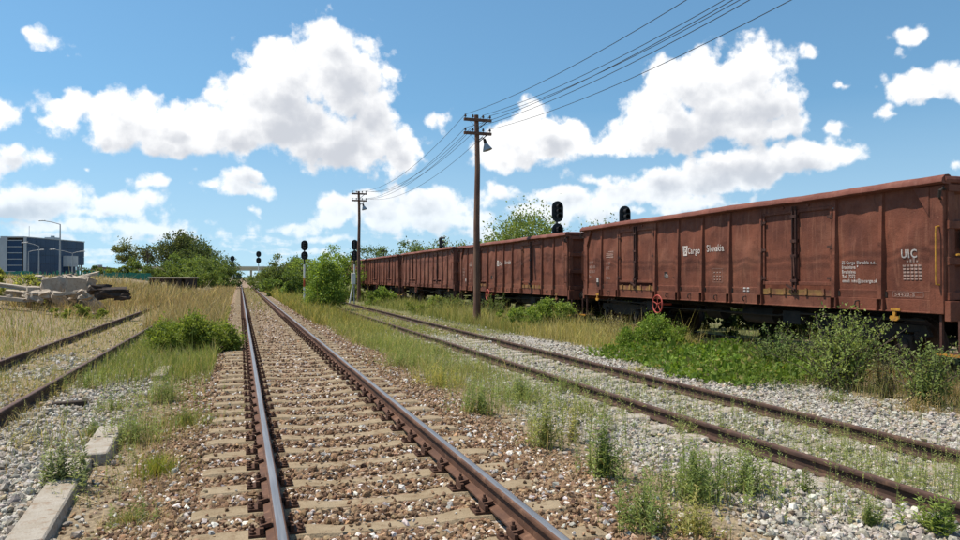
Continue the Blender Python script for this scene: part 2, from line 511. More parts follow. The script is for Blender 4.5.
def attr_mat(name, rough=0.9, var=0.25, trans=0.0, scale=60.0, bumpd=0.0, obj=False, spec=0.2):
    m, t, b = new_mat(name)
    if obj:
        c = t.n('ShaderNodeObjectInfo').outputs['Color']
    else:
        nd = t.n('ShaderNodeVertexColor'); nd.layer_name = 'col'
        c = nd.outputs[0]
    p = pos(t)
    if var:
        n = t.noise(p, scale, 4, 0.6)
        c = t.mix(1.0, c, t.mix(t.remap(n, 0.3, 0.7), (1 - var,) * 3, (1 + var,) * 3), 'MULTIPLY')
    t.link(c, b.inputs['Base Color'])
    b.inputs['Roughness'].default_value = rough
    b.inputs['Specular IOR Level'].default_value = spec
    if bumpd:
        bump(t, b, t.noise(p, scale, 4, 0.6), bumpd)
    if trans:
        tr = t.n('ShaderNodeBsdfTranslucent')
        t.link(t.mix(1.0, c, (1.25, 1.2, 0.7), 'MULTIPLY'), tr.inputs[0])
        mx = t.n('ShaderNodeMixShader')
        mx.inputs[0].default_value = trans
        t.link(b.outputs[0], mx.inputs[1]); t.link(tr.outputs[0], mx.inputs[2])
        t.link(mx.outputs[0], t.t.nodes['Material Output'].inputs[0])
    return m
M['stone'] = attr_mat('ballast_stone', 0.92, 0.28, 0.0, 55.0, 0.004)
M['stone_single'] = attr_mat('ballast_stone_single', 0.92, 0.28, 0.0, 55.0, 0.004, obj=True)
M['leaf'] = attr_mat('leaf', 0.6, 0.0, 0.42, spec=0.22)
M['blade'] = attr_mat('grass_blade', 0.75, 0.0, 0.42, spec=0.12)
M['bark'] = pm('bark', (0.060, 0.045, 0.034), (0.11, 0.085, 0.065), 12.0, 0.95, bumpd=0.01)

# ------------------------------------------------------------------ terrain
MAIN_C, T2_C, TL_C, TW_C = 0.985, 5.84, -3.30, 12.05       # track centres
MAIN_TOP, T2_TOP, TL_TOP, TW_TOP = 0.19, -0.015, 0.165, 0.03   # rail tops
HALF = 0.7535
def sstep(x, a, b):
    t = np.clip((np.asarray(x, dtype=float) - a) / (b - a), 0, 1)
    return t * t * (3 - 2 * t)
_ph = rng.uniform(0, 6.28, (10, 3))
def wob(x, y, s=1.0):
    """smooth rolling variation, about -1..1"""
    r = 0
    for i, (k, a) in enumerate(((0.6, .4), (1.1, .3), (2.3, .18), (4.1, .12))):
        r = r + a * np.sin(x * k * s + _ph[i, 0] + 1.7 * np.sin(y * k * 0.7 * s + _ph[i, 1])) * np.cos(y * k * s * 0.9 + _ph[i, 2])
    return r
def gz(x, y):
    x = np.asarray(x, dtype=float); y = np.asarray(y, dtype=float)
    z = -0.055 + 0.022 * sstep(np.abs(x - MAIN_C), 1.9, 1.4) + 0 * y
    z = z - 0.13 * sstep(x, 2.5, 4.3) + 0.03 * sstep(x, 7.2, 10.5)
    z = z + 0.045 * sstep(x, -1.4, -2.4)
    z = z + 1.10 * sstep(x, -4.6, -15.0) * sstep(y, 6, 42) + 0.45 * sstep(x, -1.8, -6.0) * sstep(y, 26, 60)
    rough = 0.035 * (1 - np.clip(1.6 - np.abs(x - MAIN_C), 0, 1) * 1.0)
    return z + rough * wob(x, y) - 0.5 * sstep(y, 300, 900)

def nonuni():
    xs = np.concatenate([-np.geomspace(1500, 14.5, 26), np.arange(-14, 14.01, 0.13), np.geomspace(14.5, 1500, 26)])
    ys = np.concatenate([np.arange(-12, 2, 1.0), np.arange(2, 24, 0.13), 24 * np.geomspace(1, 160, 110)])
    return xs, ys
xs, ys = nonuni()
GX, GY = np.meshgrid(xs, ys)
GZ = gz(GX, GY)
V = np.stack([GX, GY, GZ], -1).reshape(-1, 3)
nx, ny = len(xs), len(ys)
ii = (np.arange(ny - 1)[:, None] * nx + np.arange(nx - 1)[None, :]).ravel()
F = np.stack([ii, ii + 1, ii + nx + 1, ii + nx], -1)
def zones(x, y):
    """weights of the ground covers: brown ballast and dust, grey gravel, straw-dry soil, green turf"""
    n = wob(x, y, 1.3)
    m = wob(x + 31, y * 0.4 + 7, 0.8)
    brown = sstep(np.abs(x - MAIN_C - 0.15) + 0.20 * n, 2.2, 1.75)
    grey_r = sstep(x + 0.35 * n, 3.3, 4.0) * sstep(x + 0.5 * n, 9.4, 8.2) * (0.30 + 0.70 * sstep(y + 5 * m, 26, 15))
    grey_l = sstep(x + 0.3 * n, -1.2, -1.5) * sstep(x + 0.3 * n, -4.6, -4.0) * (0.2 + 0.8 * sstep(y + 4 * m, 24, 13)) * (0.30 + 0.70 * np.maximum(sstep(x + .35 * n, -2.75, -2.2), sstep(n, .15, .4)))
    green = np.clip(0.35 * sstep(x, 2.6, 3.2) * sstep(y, 12, 22) + 0.5 * sstep(x, -2.2, -0.6) * sstep(x, 0, -0.6) * sstep(y, 9, 16)
                    + 0.6 * sstep(x, 7.6, 8.6) * sstep(m, -0.4, 0.3) + 0.4 * sstep(y, 60, 110) + 0.25 * sstep(m, 0.1, 0.5), 0, 1)
    brown = np.clip(brown, 0, 1)
    grey = np.clip(grey_r + grey_l, 0, 1) * (1 - brown)
    green = green * (1 - brown) * (1 - 0.9 * grey)
    straw = np.clip(1 - brown - grey - green, 0, 1)
    return brown, grey, straw, green
zb, zg, zs, zn = zones(V[:, 0], V[:, 1])
def ground_mat():
    m, t, b = new_mat('ground_covers')
    nd = t.n('ShaderNodeVertexColor'); nd.layer_name = 'col'
    sp = t.n('ShaderNodeSeparateColor'); t.link(nd.outputs[0], sp.inputs[0])
    p = pos(t)
    n1, n2 = t.noise(p, 2.6, 6, 0.65), t.noise(p, 14.0, 6, 0.65)
    vc = t.voro(p, 21.0, 'Color')
    vd = t.voro(p, 21.0)
    sv = t.n('ShaderNodeSeparateColor'); t.link(vc, sv.inputs[0])
    # brown ballast: rust-dusted stones, every sixth or so pale
    cb = t.ramp(sv.outputs[0], [(0.0, (0.13, 0.080, 0.050)), (0.45, (0.225, 0.148, 0.096)), (0.78, (0.30, 0.215, 0.148)), (0.88, (0.54, 0.48, 0.43))])
    cb = t.mix(t.remap(n1, 0.45, 0.62), cb, (0.205, 0.142, 0.090))
    cg = t.ramp(sv.outputs[1], [(0.0, (0.19, 0.175, 0.16)), (0.5, (0.30, 0.28, 0.26)), (0.9, (0.42, 0.40, 0.37))])
    cg = t.mix(t.remap(n1, 0.50, 0.66), cg, (0.27, 0.225, 0.165))
    cs = t.ramp(n2, [(0.3, (0.15, 0.110, 0.072)), (0.5, (0.25, 0.195, 0.130)), (0.7, (0.33, 0.265, 0.18))])
    cn = t.ramp(n2, [(0.3, (0.060, 0.070, 0.025)), (0.5, (0.125, 0.130, 0.050)), (0.7, (0.22, 0.19, 0.09))])
    gate = lambda s: t.remap(t.math('ADD', s, t.math('MULTIPLY', t.math('SUBTRACT', n2, 0.5), 0.9)), 0.38, 0.62)
    c = t.mix(gate(sp.outputs[2]), cn, cs)
    c = t.mix(gate(sp.outputs[1]), c, cg)
    c = t.mix(gate(sp.outputs[0]), c, cb)
    t.link(c, b.inputs['Base Color'])
    b.inputs['Roughness'].default_value = 0.97
    b.inputs['Specular IOR Level'].default_value = 0.1
    h = t.math('ADD', t.math('MULTIPLY', vd, -1.0), t.math('MULTIPLY', n2, 0.6))
    bump(t, b, h, 0.03, 0.9)
    return m
ground_me = bulk_mesh('ground', V, F, ground_mat(), np.stack([zb, zg, zs], -1), smooth=True)
ground = tag(link_mesh('ground', ground_me), 'stony railway ground of ballast, dust and dry grass', kind='structure')

# ------------------------------------------------------------------ tracks
def rail_profile(h):
    r = [(-.070, 0), (-.070, .012), (-.012, .032), (-.009, h - .045), (-.034, h - .036), (-.036, h - .012), (-.031, h - .004), (-.024, h - .001), (0, h)]
    return r + [(-x, z) for (x, z) in reversed(r[:-1])]
def rail_mesh(h, y0, y1, mats, top_from):
    pr = rail_profile(h)
    ysr = np.concatenate([np.arange(y0, min(60, y1), 2.0), np.geomspace(60, y1, 20)]) if y1 > 62 else np.arange(y0, y1 + .01, 2.0)
    mb = MB()
    n = len(pr)
    vs = [(x, y, z) for y in ysr for (x, z) in pr]
    fs, mi = [], []
    for i in range(len(ysr) - 1):
        for k in range(n):
            k2 = (k + 1) % n
            fs.append((i * n + k, i * n + k2, (i + 1) * n + k2, (i + 1) * n + k))
            mi.append(1 if k in top_from else 0)
    mb.v, mb.f, mb.m = vs, fs, mi
    mb.f.append(tuple(range(n))); mb.m.append(0)
    return mb.mesh('rail', mats, smooth=True)
def sleeper_mesh(mat, L=2.60, W=0.235, Hh=0.22, dip=True):
    """concrete sleeper: higher and wider under the rails, slightly dished between them"""
    mb = MB()
    st = [(-L / 2, .50, -.012), (-L / 2 + .07, .53, 0.0), (-.98, .53, .0), (-.52, .53, .0), (-.32, .44, -.022), (0, .40, -.026), (.32, .44, -.022), (.52, .53, 0), (.98, .53, 0), (L / 2 - .07, .53, 0), (L / 2, .50, -.012)]
    vs, fs = [], []
    for (x, wv, dz) in st:
        hw = W * wv
        vs += [(x, -hw - .03, -Hh), (x, -hw, dz - .03), (x, -hw + .025, dz), (x, hw - .025, dz), (x, hw, dz - .03), (x, hw + .03, -Hh)]
    for i in range(len(st) - 1):
        for k in range(6):
            fs.append((i * 6 + k, i * 6 + (k + 1) % 6, (i + 1) * 6 + (k + 1) % 6, (i + 1) * 6 + k))
    fs += [tuple(range(6)), tuple(len(vs) - 6 + k for k in range(6))]
    mb.add(vs, fs)
    return mb.mesh('sleeper', mat, smooth=False)
def fastening_mesh():
    """ribbed base plate, clips, bolts and sleeper screws on both sides of the rail (origin: rail seat on the sleeper)"""
    mb = MB()
    mb.box(-.175, .175, -.075, .075, 0.002, .018)
    for s in (-1, 1):
        mb.box(min(s * .082, s * .108), max(s * .082, s * .108), -.075, .075, .022, .058)          # rib
        mb.obox((s * .070, 0, .062), (.036, 0, s * -.008), (0, .045, 0), (0, 0, .012))             # clip on the rail foot
        mb.cyl((s * .088, 0, .05), (s * .088, 0, .118), .010, 6)                                   # bolt
        mb.cyl((s * .088, 0, .074), (s * .088, 0, .096), .019, 6)                                  # nut
        for q in (-1, 1):
            mb.cyl((s * .152, q * .045, .016), (s * .152, q * .045, .032), .021, 8)
            mb.cyl((s * .152, q * .045, .030), (s * .152, q * .045, .052), .012, 4)
    return mb.mesh('fastening', M['fastening'])
main = tag(empty('railway_track', (MAIN_C, 0, 0)), 'main railway track with polished rails on dusty concrete sleepers', 'track')
rm = rail_mesh(0.165, -6, 900, [M['rail_brown'], M['polished']], (7, 8))
for s in (-1, 1):
    link_mesh('rail', rm, main, (s * HALF, 0, MAIN_TOP - 0.165))
sl_me, fa_me = sleeper_mesh(M['sleeper']), fastening_mesh()
SP = 0.585
sleeper_y = [2.0 + SP * i for i in range(-8, 190)]
far_s, far_f = MB(), MB()
sv_, sf_ = [v.co[:] for v in sl_me.vertices], [p.vertices[:] for p in sl_me.polygons]
for i, y in enumerate(sleeper_y):
    if y < 1.5 - 6: continue
    jit = (rng.normal(0, .012), rng.normal(0, .006), rng.normal(0, .004))
    if y < 46:
        s_ob = link_mesh('sleeper', sl_me, main, (jit[0], y + jit[1], jit[2] - .003), (0, 0, rng.normal(0, .006)))
        if y < 30:
            for s in (-1, 1):
                link_mesh('fastening', fa_me, s_ob, (s * HALF - jit[0], 0, 0.0))
    else:
        far_s.add([(a, b + y, c) for (a, b, c) in sv_], sf_)
    if y >= 30:
        for s in (-1, 1):
            far_f.box(s * HALF - .19, s * HALF + .19, y - .08, y + .08, 0.0, .05)
tag(far_s.build('far_sleepers', M['sleeper'], main), 'far concrete sleepers running to the horizon', kind='stuff')
tag(far_f.build('far_fastenings', M['fastening'], main), 'far rail fastenings', kind='stuff')

def side_track(cx, top, label, y1, mats, sl_y, sl_z):
    t = tag(empty('railway_track', (cx, 0, 0)), label, 'track')
    me = rail_mesh(0.150, -6, y1, mats, (7, 8))
    for s in (-1, 1):
        link_mesh('rail', me, t, (s * HALF, 0, top - 0.150))
    for y in sl_y:
        link_mesh('sleeper', old_sl, t, (rng.normal(0, .03), y, sl_z + rng.normal(0, .01)), (0, 0, rng.normal(0, .015)))
    return t
old_sl = sleeper_mesh(M['old_sleeper'], 2.5, .27)
side_track(T2_C, T2_TOP, 'rusty weed-grown siding between the main track and the wagons', 130, [M['rail_dark'], M['rail_top2']],
           [3.3 + .64 * i for i in range(36)], T2_TOP - 0.148)
side_track(TL_C, TL_TOP, 'dark rusty siding half buried in gravel beside the dry grass', 62, [M['rail_dark'], M['rail_top2']],
           [6.0 + .66 * i for i in range(20)], TL_TOP - 0.185)
side_track(TW_C, TW_TOP, 'overgrown siding under the row of freight wagons', 130, [M['rail_dark'], M['rail_top2']],
           [5.0 + .64 * i for i in range(60)], TW_TOP - 0.165)

# ------------------------------------------------------------------ loose stones
def ico():
    t = (1 + 5 ** .5) / 2
    v = np.array([(-1, t, 0), (1, t, 0), (-1, -t, 0), (1, -t, 0), (0, -1, t), (0, 1, t), (0, -1, -t), (0, 1, -t), (t, 0, -1), (t, 0, 1), (-t, 0, -1), (-t, 0, 1)], float)
    v /= np.linalg.norm(v[0])
    f = np.array([(0, 11, 5), (0, 5, 1), (0, 1, 7), (0, 7, 10), (0, 10, 11), (1, 5, 9), (5, 11, 4), (11, 10, 2), (10, 7, 6), (7, 1, 8),
                  (3, 9, 4), (3, 4, 2), (3, 2, 6), (3, 6, 8), (3, 8, 9), (4, 9, 5), (2, 4, 11), (6, 2, 10), (8, 6, 7), (9, 8, 1)])
    return v, f
IV, IF = ico()
STONE_VARS = []
for k in range(24):
    v = IV * rng.uniform(0.62, 1.25, (12, 1)) * np.array([1.0, rng.uniform(.65, .95), rng.uniform(.5, .85)])
    for _q in range(3):                                                # flat broken faces
        a = rng.normal(size=3); a /= np.linalg.norm(a)
        d = v @ a
        v = v - np.outer(np.clip(d - 0.48, 0, None), a)
    STONE_VARS.append(v)
STONE_VARS = np.array(STONE_VARS)
def rot_z_tilt(n, tilt):
    a = rng.uniform(0, 2 * np.pi, n); bx = rng.normal(0, tilt, n); by = rng.normal(0, tilt, n)
    ca, sa = np.cos(a), np.sin(a); cx, sx = np.cos(bx), np.sin(bx); cy, sy = np.cos(by), np.sin(by)
    z, o = np.zeros(n), np.ones(n)
    Rz = np.stack([ca, -sa, z, sa, ca, z, z, z, o], -1).reshape(n, 3, 3)
    Rx = np.stack([o, z, z, z, cx, -sx, z, sx, cx], -1).reshape(n, 3, 3)
    Ry = np.stack([cy, z, sy, z, o, z, -sy, z, cy], -1).reshape(n, 3, 3)
    return Rz @ Rx @ Ry, (bx, by, a)
def in_view(x, y, margin=40):
    d = x * math.sin(YAW) + y * math.cos(YAW)
    r = x * math.cos(YAW) - y * math.sin(YAW)
    px = 480 + FPX * r / np.maximum(d, .1)
    py = 276 + FPX * (CAMZ + .1) / np.maximum(d, .1)
    return (d > 1.5) & (px > -margin) & (px < 960 + margin) & (py < 600)
def depth_of(x, y):
    return x * math.sin(YAW) + y * math.cos(YAW)
def sample_y(n, y0, y1):
    """more points near the camera: density falls with distance"""
    u = rng.random(n)
    p = 0.9
    return (y0 ** -p + u * (y1 ** -p - y0 ** -p)) ** (-1 / p)
def stones_object(name, label, P, S, C, mat):
    n = len(P)
    k = rng.integers(0, len(STONE_VARS), n)
    Rm, _ = rot_z_tilt(n, 0.5)
    Vv = np.einsum('nij,nvj->nvi', Rm, STONE_VARS[k]) * S[:, None, None] + P[:, None, :]
    Ff = (IF[None] + (np.arange(n) * 12)[:, None, None]).reshape(-1, 3)
    cc = np.repeat(C, 12, axis=0)
    me = bulk_mesh(name, Vv.reshape(-1, 3), Ff, mat, cc)
    return tag(link_mesh(name, me), label, kind='stuff')
def pick(pal, n, v=0.18):
    pal = np.array([p[:3] for p in pal]), np.array([p[3] for p in pal])
    c = pal[0][rng.choice(len(pal[0]), n, p=pal[1] / pal[1].sum())]
    return np.clip(c * rng.uniform(1 - v, 1 + v, (n, 1)) * rng.uniform(.95, 1.05, (n, 3)), 0, 1)
BROWN_PAL = [(.165, .096, .056, 3.0), (.225, .142, .086, 3.4), (.285, .192, .118, 2.6), (.11, .066, .042, 1.2), (.35, .26, .175, 1.3), (.60, .55, .50, 1.05), (.36, .22, .125, .5), (.34, .315, .295, .55)]
GREY_PAL = [(.29, .258, .220, 2.4), (.37, .335, .285, 3), (.44, .405, .35, 2.2), (.20, .18, .155, 1.3), (.50, .47, .425, .8), (.34, .27, .195, 1.6)]

# main ballast
n = 100000
x = rng.uniform(-1.15, 3.15, n); y = sample_y(n, 2.6, 50)
keep = in_view(x, y)
ys_near = np.array(sleeper_y)
dy = np.abs(((y - 2.0 + SP / 2) % SP) - SP / 2)
on_sl = (dy < .122) & (np.abs(x - MAIN_C) < 1.31)
edge_fade = sstep(np.abs(x - MAIN_C - .1), 2.15, 1.55)
keep &= rng.random(n) < np.where(on_sl, np.where(dy > .092, .10 + .28 * sstep(y, 9, 20), .030 + .10 * sstep(y, 9, 24)), np.clip(edge_fade, .10, 1))
rail_d = np.minimum(np.abs(x - MAIN_C - HALF), np.abs(x - MAIN_C + HALF))
keep &= (rail_d > .10)
keep &= ~((rail_d < .24) & on_sl)
x, y, on_sl, ed = x[keep], y[keep], on_sl[keep], np.abs(x[keep] - MAIN_C)
n = len(x)
s = np.clip(rng.lognormal(math.log(.0235), .33, n), .009, .046) * (1 + 0.012 * np.clip(y - 8, 0, 40))
s = np.where(ed > 1.6, s * .8, s)
s = np.where(on_sl, s * .72, s)
zc = np.where(on_sl, s * .25, gz(x, y) + rng.uniform(-.014, .026, n) - .004)
zc = np.where(ed > 1.45, gz(x, y) + s * .2, zc)
C = pick(BROWN_PAL, n)
P = np.stack([x, y, zc], -1)
size_px = s / depth_of(x, y)
order = np.argsort(-size_px)
near_i, rest = order[:280], order[280:]
stones_object('ballast_stones', 'rust-dusted brown and white ballast stones between the main sleepers', P[rest], s[rest], C[rest], M['stone'])
stone_me = []
for k in range(24):
    stone_me.append(bulk_mesh('stone', STONE_VARS[k], IF, M['stone_single']))
for i in near_i:
    o = link_mesh('stone', stone_me[rng.integers(0, 24)], ground, P[i], (rng.normal(0, .5), rng.normal(0, .5), rng.uniform(0, 6.28)))
    o.scale = (s[i],) * 3
    o.color = tuple(C[i]) + (1,)

# grey gravel of the sidings
def gravel(n, x0, x1, y0, y1, dens_fn, name, label, base=.021):
    x = rng.uniform(x0, x1, n); y = sample_y(n, y0, y1)
    keep = in_view(x, y) & (rng.random(n) < dens_fn(x, y))
    x, y = x[keep], y[keep]
    n = len(x)
    s = np.clip(rng.lognormal(math.log(base), .38, n), .008, .06) * (1 + 0.02 * np.clip(y - 7, 0, 40))
    P = np.stack([x, y, gz(x, y) + s * rng.uniform(-.1, .75, n)], -1)
    stones_object(name, label, P, s, pick(GREY_PAL, n), M['stone'])
gravel(68000, 2.9, 9.4, 3.2, 34, lambda x, y: np.clip(zones(x, y)[1], .05, 1) * np.where((np.abs(np.abs(x - T2_C) - HALF) < .075), 0, 1) * np.where((np.abs(x - T2_C) < 1.27) & (np.abs(((y - 3.3 + .32) % .64) - .32) < .14), .45, 1),
       'gravel', 'pale grey gravel along the weed-grown siding')
gravel(36000, -5.0, -1.0, 5.0, 30, lambda x, y: np.clip(zones(x, y)[1], .06, 1) * np.where((np.abs(np.abs(x - TL_C) - HALF) < .075), 0, 1),
       'gravel', 'lavender-grey gravel beside the half-buried siding', .024)

# old concrete sleepers laid end to end as an edging, with their bolt holes painted on
def edging(px, py, L, rz, label, dz=0.0, tilt=0.0):
    p = at_z(px, py, -.02)
    mb = MB()
    mb.prism([(-.14, 0, -.16), (.14, 0, -.16), (.115, 0, .035), (-.115, 0, .035)], (0, L, 0))
    me = mb.mesh('edging_sleeper', M['old_sleeper'], bevel=.012)
    o = tag(link_mesh('edging_sleeper', me, None, (p.x, p.y, float(gz(p.x, p.y)) + .05 + dz), (tilt, 0, rz)), label, 'concrete sleeper', 'old sleepers laid as an edging')
    for yy, xx in ((L - .55, -.045), (L - .48, .045)):
        hb = MB(); hb.cyl((xx, yy, .030), (xx, yy, .0375), .02, 8)  # dark disc on the solid top; the hole's shade is only colour
        tag(hb.build('painted_bolt_hole', M['dark_hole'], o))
    return o
edging(22, 548, 2.30, .05, 'long weathered concrete sleeper edging the gravel, cut by the lower picture edge', .0)
edging(93, 462, 1.25, .03, 'concrete sleeper with rust stain lying just beyond the leafy weed', .03, .015)
edging(158, 378, 1.4, .0, 'half-hidden concrete sleeper end among the grass tufts', .0)
mb = MB()
mb.obox((0, 0, .03), (.20, .04, 0), (-.01, .05, 0), (0, 0, .035))
p = at_z(70, 404, 0)
tag(mb.build('timber_scrap', M['wood_dark'], None, bevel=.01, loc=(p.x, p.y, float(gz(p.x, p.y)))), 'short dark piece of timber lying on the gravel', 'timber')

# ------------------------------------------------------------------ freight wagons
# local frame: origin on the rail tops in the middle of the wagon, Y along the track, -X towards the camera
RIBS = [-5.2, -4.15, -2.1, -1.03, 0.0, 1.03, 2.1, 4.15, 5.2]
BAYS = [(-6.2, -5.2), (-5.2, -4.15), (-2.1, -1.03), (-1.03, 0.0), (0.0, 1.03), (1.03, 2.1), (4.15, 5.2), (5.2, 6.2)]
XS = -1.36                                     # plane of the side sheets
BODY_L = 6.40
def sheet_x(y, z, seed):
    """the side sheets are bulged outwards by years of loading, and dented"""
    for (a, b) in BAYS:
        if a <= y <= b:
            u, v = (y - a) / (b - a), (z - 1.42) / (3.06 - 1.42)
            if v <= 0 or v >= 1: return XS
            e = (math.sin(math.pi * u) ** .6) * (math.sin(math.pi * v) ** .6)
            w_ = math.sin(y * 5.1 + seed) * math.cos(z * 4.3 + seed * 2 + y) + .6 * math.sin(y * 11 + z * 8 + seed)
            return XS - e * (.022 + .019 * w_)
    return XS
def text_mesh(s, size, bold=0.0, align='LEFT'):
    cu = bpy.data.curves.new('lettering', 'FONT')
    cu.body = s
    cu.size = size
    cu.offset = bold
    cu.align_x = align
    cu.resolution_u = 3
    cu.space_character = 1.12
    ob = bpy.data.objects.new('lettering', cu)
    COL.objects.link(ob)
    dg = bpy.context.evaluated_depsgraph_get()
    me = bpy.data.meshes.new_from_object(ob.evaluated_get(dg))
    COL.objects.unlink(ob)
    bpy.data.objects.remove(ob)
    return me
def lettering(parent, s, size, y, z, seed, mat, bold=0.0, squeeze=1.0, x=None, name='lettering'):
    """flat print on the side: reads towards -Y, follows the sheet"""
    me = text_mesh(s, size, bold)
    for v in me.vertices:
        yy, zz = y - v.co.x * squeeze, z + v.co.y
        xx = (sheet_x(yy, zz, seed) if x is None else x) - .009
        v.co = (xx, yy, zz)
    me.materials.clear()
    me.materials.append(mat)
    return link_mesh(name, me, parent)
def marks(parent, rects, seed, mat, name='stencil_mark', x=None):
    mb = MB()
    for (y0, y1, z0, z1) in rects:
        c = [(y0, z0), (y1, z0), (y1, z1), (y0, z1)]
        mb.add([((sheet_x(a, b, seed) if x is None else x) - .009, a, b) for a, b in c], [(0, 1, 2, 3)])
    return tag(mb.build(name, mat, parent), kind='stuff')

def bogie_meshes():
    out = {}
    mb = MB()                                   # wheel: tread, flange, hub
    prof = [(0, .10), (.0, .46), (.06, .46), (.115, .465), (.125, .49), (.14, .49), (.14, .40), (.10, .38), (.09, .16), (.15, .14), (.15, 0.0)]
    N = 28
    vs, fs = [], []
    for (px_, r) in prof:
        for k in range(N):
            a = 2 * math.pi * k / N
            vs.append((px_ - .07, math.cos(a) * max(r, .001), math.sin(a) * max(r, .001)))
    for i in range(len(prof) - 1):
        for k in range(N):
            fs.append((i * N + k, i * N + (k + 1) % N, (i + 1) * N + (k + 1) % N, (i + 1) * N + k))
    fs.append(tuple(range(N)))
    mb.add(vs, fs)
    out['wheel'] = mb.mesh('wheel', M['wheel'], smooth=True)
    mb = MB()
    mb.cyl((-1.0, 0, 0), (1.0, 0, 0), .075, 12)
    out['axle'] = mb.mesh('axle', M['under'], smooth=True)
    mb = MB()                                   # side frame with horn guides
    poly = [(0, -1.35, .62), (0, -1.25, .80), (0, -.45, .82), (0, -.32, .88), (0, .32, .88), (0, .45, .82), (0, 1.25, .80), (0, 1.35, .62), (0, 1.12, .60), (0, 1.06, .68), (0, .68, .66), (0, .50, .50), (0, -.50, .50), (0, -.68, .66), (0, -1.06, .68), (0, -1.12, .60)]
    mb.prism([(-.035, b, c) for (a, b, c) in poly], (.07, 0, 0))
    for s in (-1, 1):
        for q in (-.17, .17):
            mb.tube([(0, s * .9 + q, .50 + .02 * k) for k in range(11)], [.052, .06, .052, .06, .052, .06, .052, .06, .052, .06, .052], 8)
    out['side_frame'] = mb.mesh('side_frame', M['under'])
    mb = MB()
    mb.box(-.11, .09, -.13, .13, -.15, .17)
    mb.cyl((-.16, 0, 0), (-.11, 0, 0), .105, 12)
    out['axle_box'] = mb.mesh('axle_box', M['under'], bevel=.02)
    mb = MB()
    mb.box(-.95, .95, -.17, .17, .60, .86)
    mb.box(-.55, .55, -.24, .24, .86, .97)
    out['bolster'] = mb.mesh('bolster', M['under'])
    mb = MB()
    mb.prism([(-.05, .10, .30), (-.05, .20, .34), (-.05, .24, .50), (-.05, .20, .66), (-.05, .12, .68)], (.10, 0, 0))
    out['brake_block'] = mb.mesh('brake_block', M['wheel'])
    return out
BG = bogie_meshes()
def make_bogie(parent, yc):
    b = empty('bogie', (0, yc, 0)); b.parent = parent
    for s in (-1, 1):
        link_mesh('axle', BG['axle'], b, (0, s * .9, .46))
        for q in (-1, 1):
            o = link_mesh('wheel', BG['wheel'], b, (q * .75, s * .9, .46), (0, 0, 0 if q < 0 else math.pi))
            o = link_mesh('axle_box', BG['axle_box'], b, (q * 1.0, s * .9, .46), (0, 0, 0 if q < 0 else math.pi))
            o = link_mesh('brake_block', BG['brake_block'], b, (q * .75, s * .9 - (s * .70), 0), (0, 0, 0 if s < 0 else math.pi))
    for q in (-1, 1):
        link_mesh('side_frame', BG['side_frame'], b, (q * 1.0, 0, 0))
    link_mesh('bolster', BG['bolster'], b)
    return b

def side_rib_mesh(mat):
    """pressed rib, narrow and flat at the top, deeper and wider at the foot"""
    mb = MB()
    lv = [(1.24, .062, .095), (1.45, .060, .092), (2.3, .052, .075), (2.9, .040, .050), (3.10, .030, .034)]
    vs, fs = [], []
    for (z, hw, d) in lv:
        vs += [(XS + .01, -hw - .012, z), (XS - d, -hw * .72, z), (XS - d, hw * .72, z), (XS + .01, hw + .012, z)]
    for i in range(len(lv) - 1):
        for k in range(3):
            fs.append((i * 4 + k, i * 4 + k + 1, (i + 1) * 4 + k + 1, (i + 1) * 4 + k))
    fs += [(0, 1, 2, 3), tuple(len(vs) - 4 + k for k in range(4))]
    mb.add(vs, fs)
    mb.box(XS - .10, XS - .0, -.075, -.055, 1.04, 1.24)      # stake pocket under the rib
    mb.box(XS - .10, XS - .0, .055, .075, 1.04, 1.24)
    return mb.mesh('side_rib', mat)
